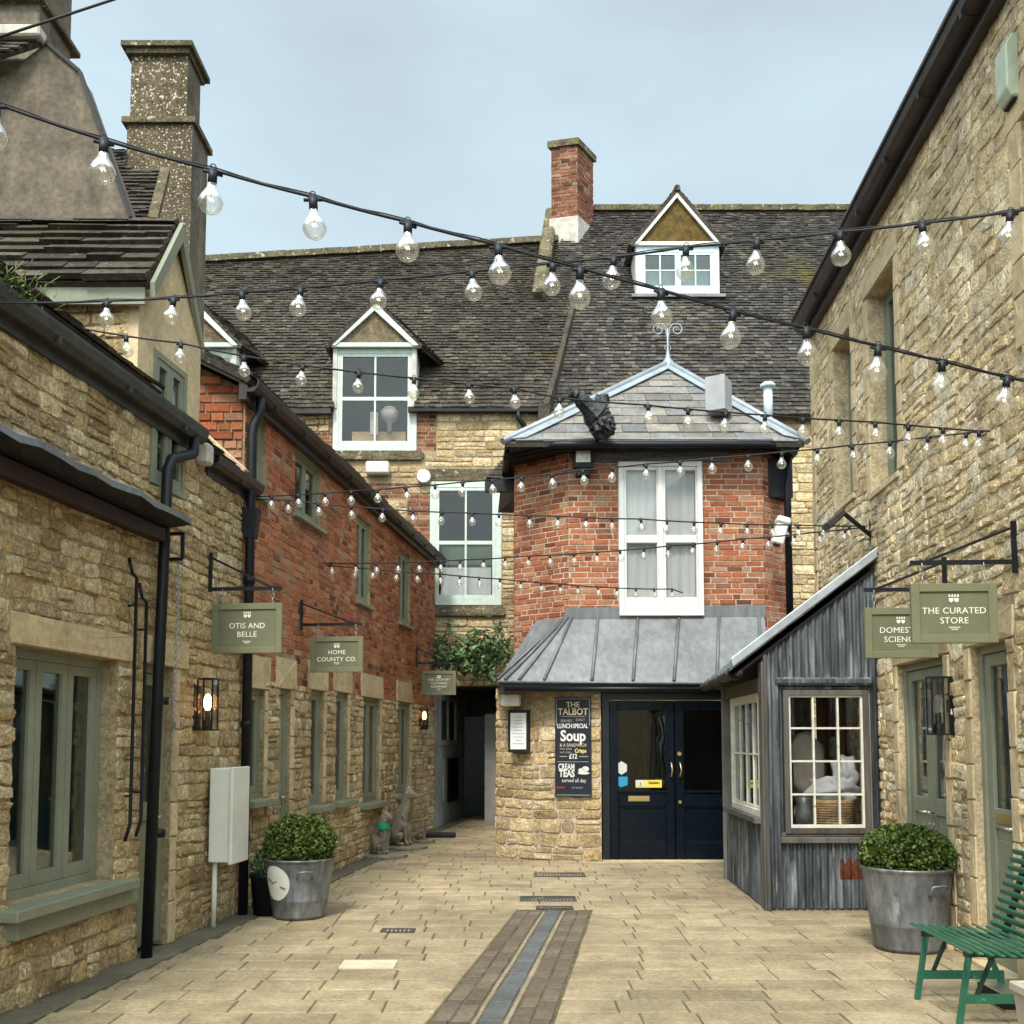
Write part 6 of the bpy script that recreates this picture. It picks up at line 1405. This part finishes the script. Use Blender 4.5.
def statue(px, py, H, slim, yaw, label, off=0, earup=True):
    g = ground_at(px, py); g.x += off; root = thing('dog_statue', label, 'statue', (g.x, g.y+.12, 0), 'stone dog statues by the left wall')
    mb = MB(); w = .17*slim*H/.6+.03; mb.prism([(g.x+w*1.15*cos(t*pi/8), g.y+.12+w*sin(t*pi/8), 0) for t in range(16)], (0, 0, .045)); part('plinth', mb, 'statue', root, bevel=.006)
    sitting_dog(root, g.x, g.y+.12, .045, H, slim, yaw, earup); return root, g
r1, g1_ = statue(380, 858, .58, 1.75, -.5, 'white stone terrier statue wearing a green neckerchief, nearest of the three dogs', 0)
mb = MB(); c = Vector((g1_.x+.03, g1_.y+.10, .045+.40)); mb.lathe(tuple(c), [(.075, .03), (.085, .02), (.095, -.02), (.10, -.05), (.095, -.075), (.085, -.08)], 18); part('neckerchief', mb, 'scarf_green', r1)
statue(401, 849, .86, 1.25, -.35, 'tall slender stone greyhound statue sitting upright by the left wall', 0, True)
statue(421, 843, .38, 1.4, -.4, 'smallest stone dog statue beyond the tall greyhound', 0, False)
c = ground_at(438, 838); mb = MB(); mb.box(c.x-.22, c.x+.28, c.y, c.y+.25, 0, .07); solo('boot_scraper', mb, 'black_iron', 'low black block on the ground at the corner of the passage', 'block', tuple(c), bevel=.015)

# ================================================================== BENCH
root = thing('garden_bench', 'green slatted garden bench with iron legs against the right wall', 'bench', (2.85, 6.2, 0))
zs = .435; A = at_y(912, 921, 6.62); B = at_y(957, 949, 5.78)
sx0, sx1 = 2.55, 3.03; ya, yb = 6.66, 5.74
mb = MB()
seat_slats = MB()
for i in range(9):
    t = i/8; x = sx0+(sx1-sx0)*t; zz = zs-.012*sin(t*pi)-.02*t
    seat_slats.bar((x-.0, ya, zz), (x-.03, yb, zz), .027, .013, R.random())
part('seat', seat_slats, 'bench_green', root, bevel=.004)
bs = MB()
for i in range(10):
    t = i/9; x = 3.06+.16*t; zz = .44+.45*t; bs.bar((x, ya, zz), (x-.03, yb, zz), .02, .034, R.random(), up=(-.3, 0, 1))
part('backrest', bs, 'bench_green', root, bevel=.004)
for yy in (ya-.16, yb+.16):
    o_ = -.0
    mb = MB(); mb.bar((sx0+.03, yy, zs-.02), (sx0-.04, yy, 0), .034, .022, up=(0, 1, 0)); part('leg', mb, 'bench_green', root, bevel=.003)
    mb = MB(); mb.bar((sx1-.12, yy, zs-.04), (sx1+.05, yy, 0), .034, .022, up=(0, 1, 0)); part('leg', mb, 'bench_green', root, bevel=.003)
    mb = MB(); mb.bar((sx0-.01, yy+.004, .15), (sx1+.0, yy+.004, .15), .05, .02, up=(0, 1, 0)) if False else mb.box(sx0-.005, sx1+.02, yy-.012, yy+.012, .125, .175); part('stretcher', mb, 'bench_green', root)
    mb = MB(); mb.bar((sx0, yy, zs-.035), (sx1+.06, yy, zs-.055), .03, .03); mb.bar((sx1+.03, yy, zs-.06), (3.24, yy, .92), .03, .035, up=(0, 1, 0)); mb.bar((sx0+.16, yy, zs-.05), (sx0+.06, yy, .16), .02, .02, up=(0, 1, 0)); part('frame', mb, 'bench_dark', root)
mb = MB(); mb.box(2.93, 3.2, 6.25, 6.6, 0, .09); mb.box(2.92, 3.21, 6.24, 6.61, .09, .10, .5, 1); solo('storage_tray', mb, ['black_matt', 'steel'], 'low black tray with a bright rim on the ground under the green bench', 'tray', (3, 6.4, 0))
mb = MB(); x0, x1, y0, y1, h = 2.345, 2.75, 4.55, 4.95, .47
def ringq(e, z): return [(x0+e, y0+e, z), (x1-e, y0+e, z), (x1-e, y1-e, z), (x0+e, y1-e, z)]
L = [mb.add(ringq(*q_)) for q_ in ((.05, 0), (.012, h-.05), (0, h-.045), (0, h), (.03, h), (.04, h-.1))]
for a, b in zip(L[:-1], L[1:]):
    for k in range(4): mb.face([a+k, a+(k+1) % 4, b+(k+1) % 4, b+k])
mb.face([L[-1]+k for k in range(4)]); solo('planter', mb, 'planter_cream', 'cream square planter at the near end of the green bench', 'planter', (x0, y0, 0), bevel=.012)
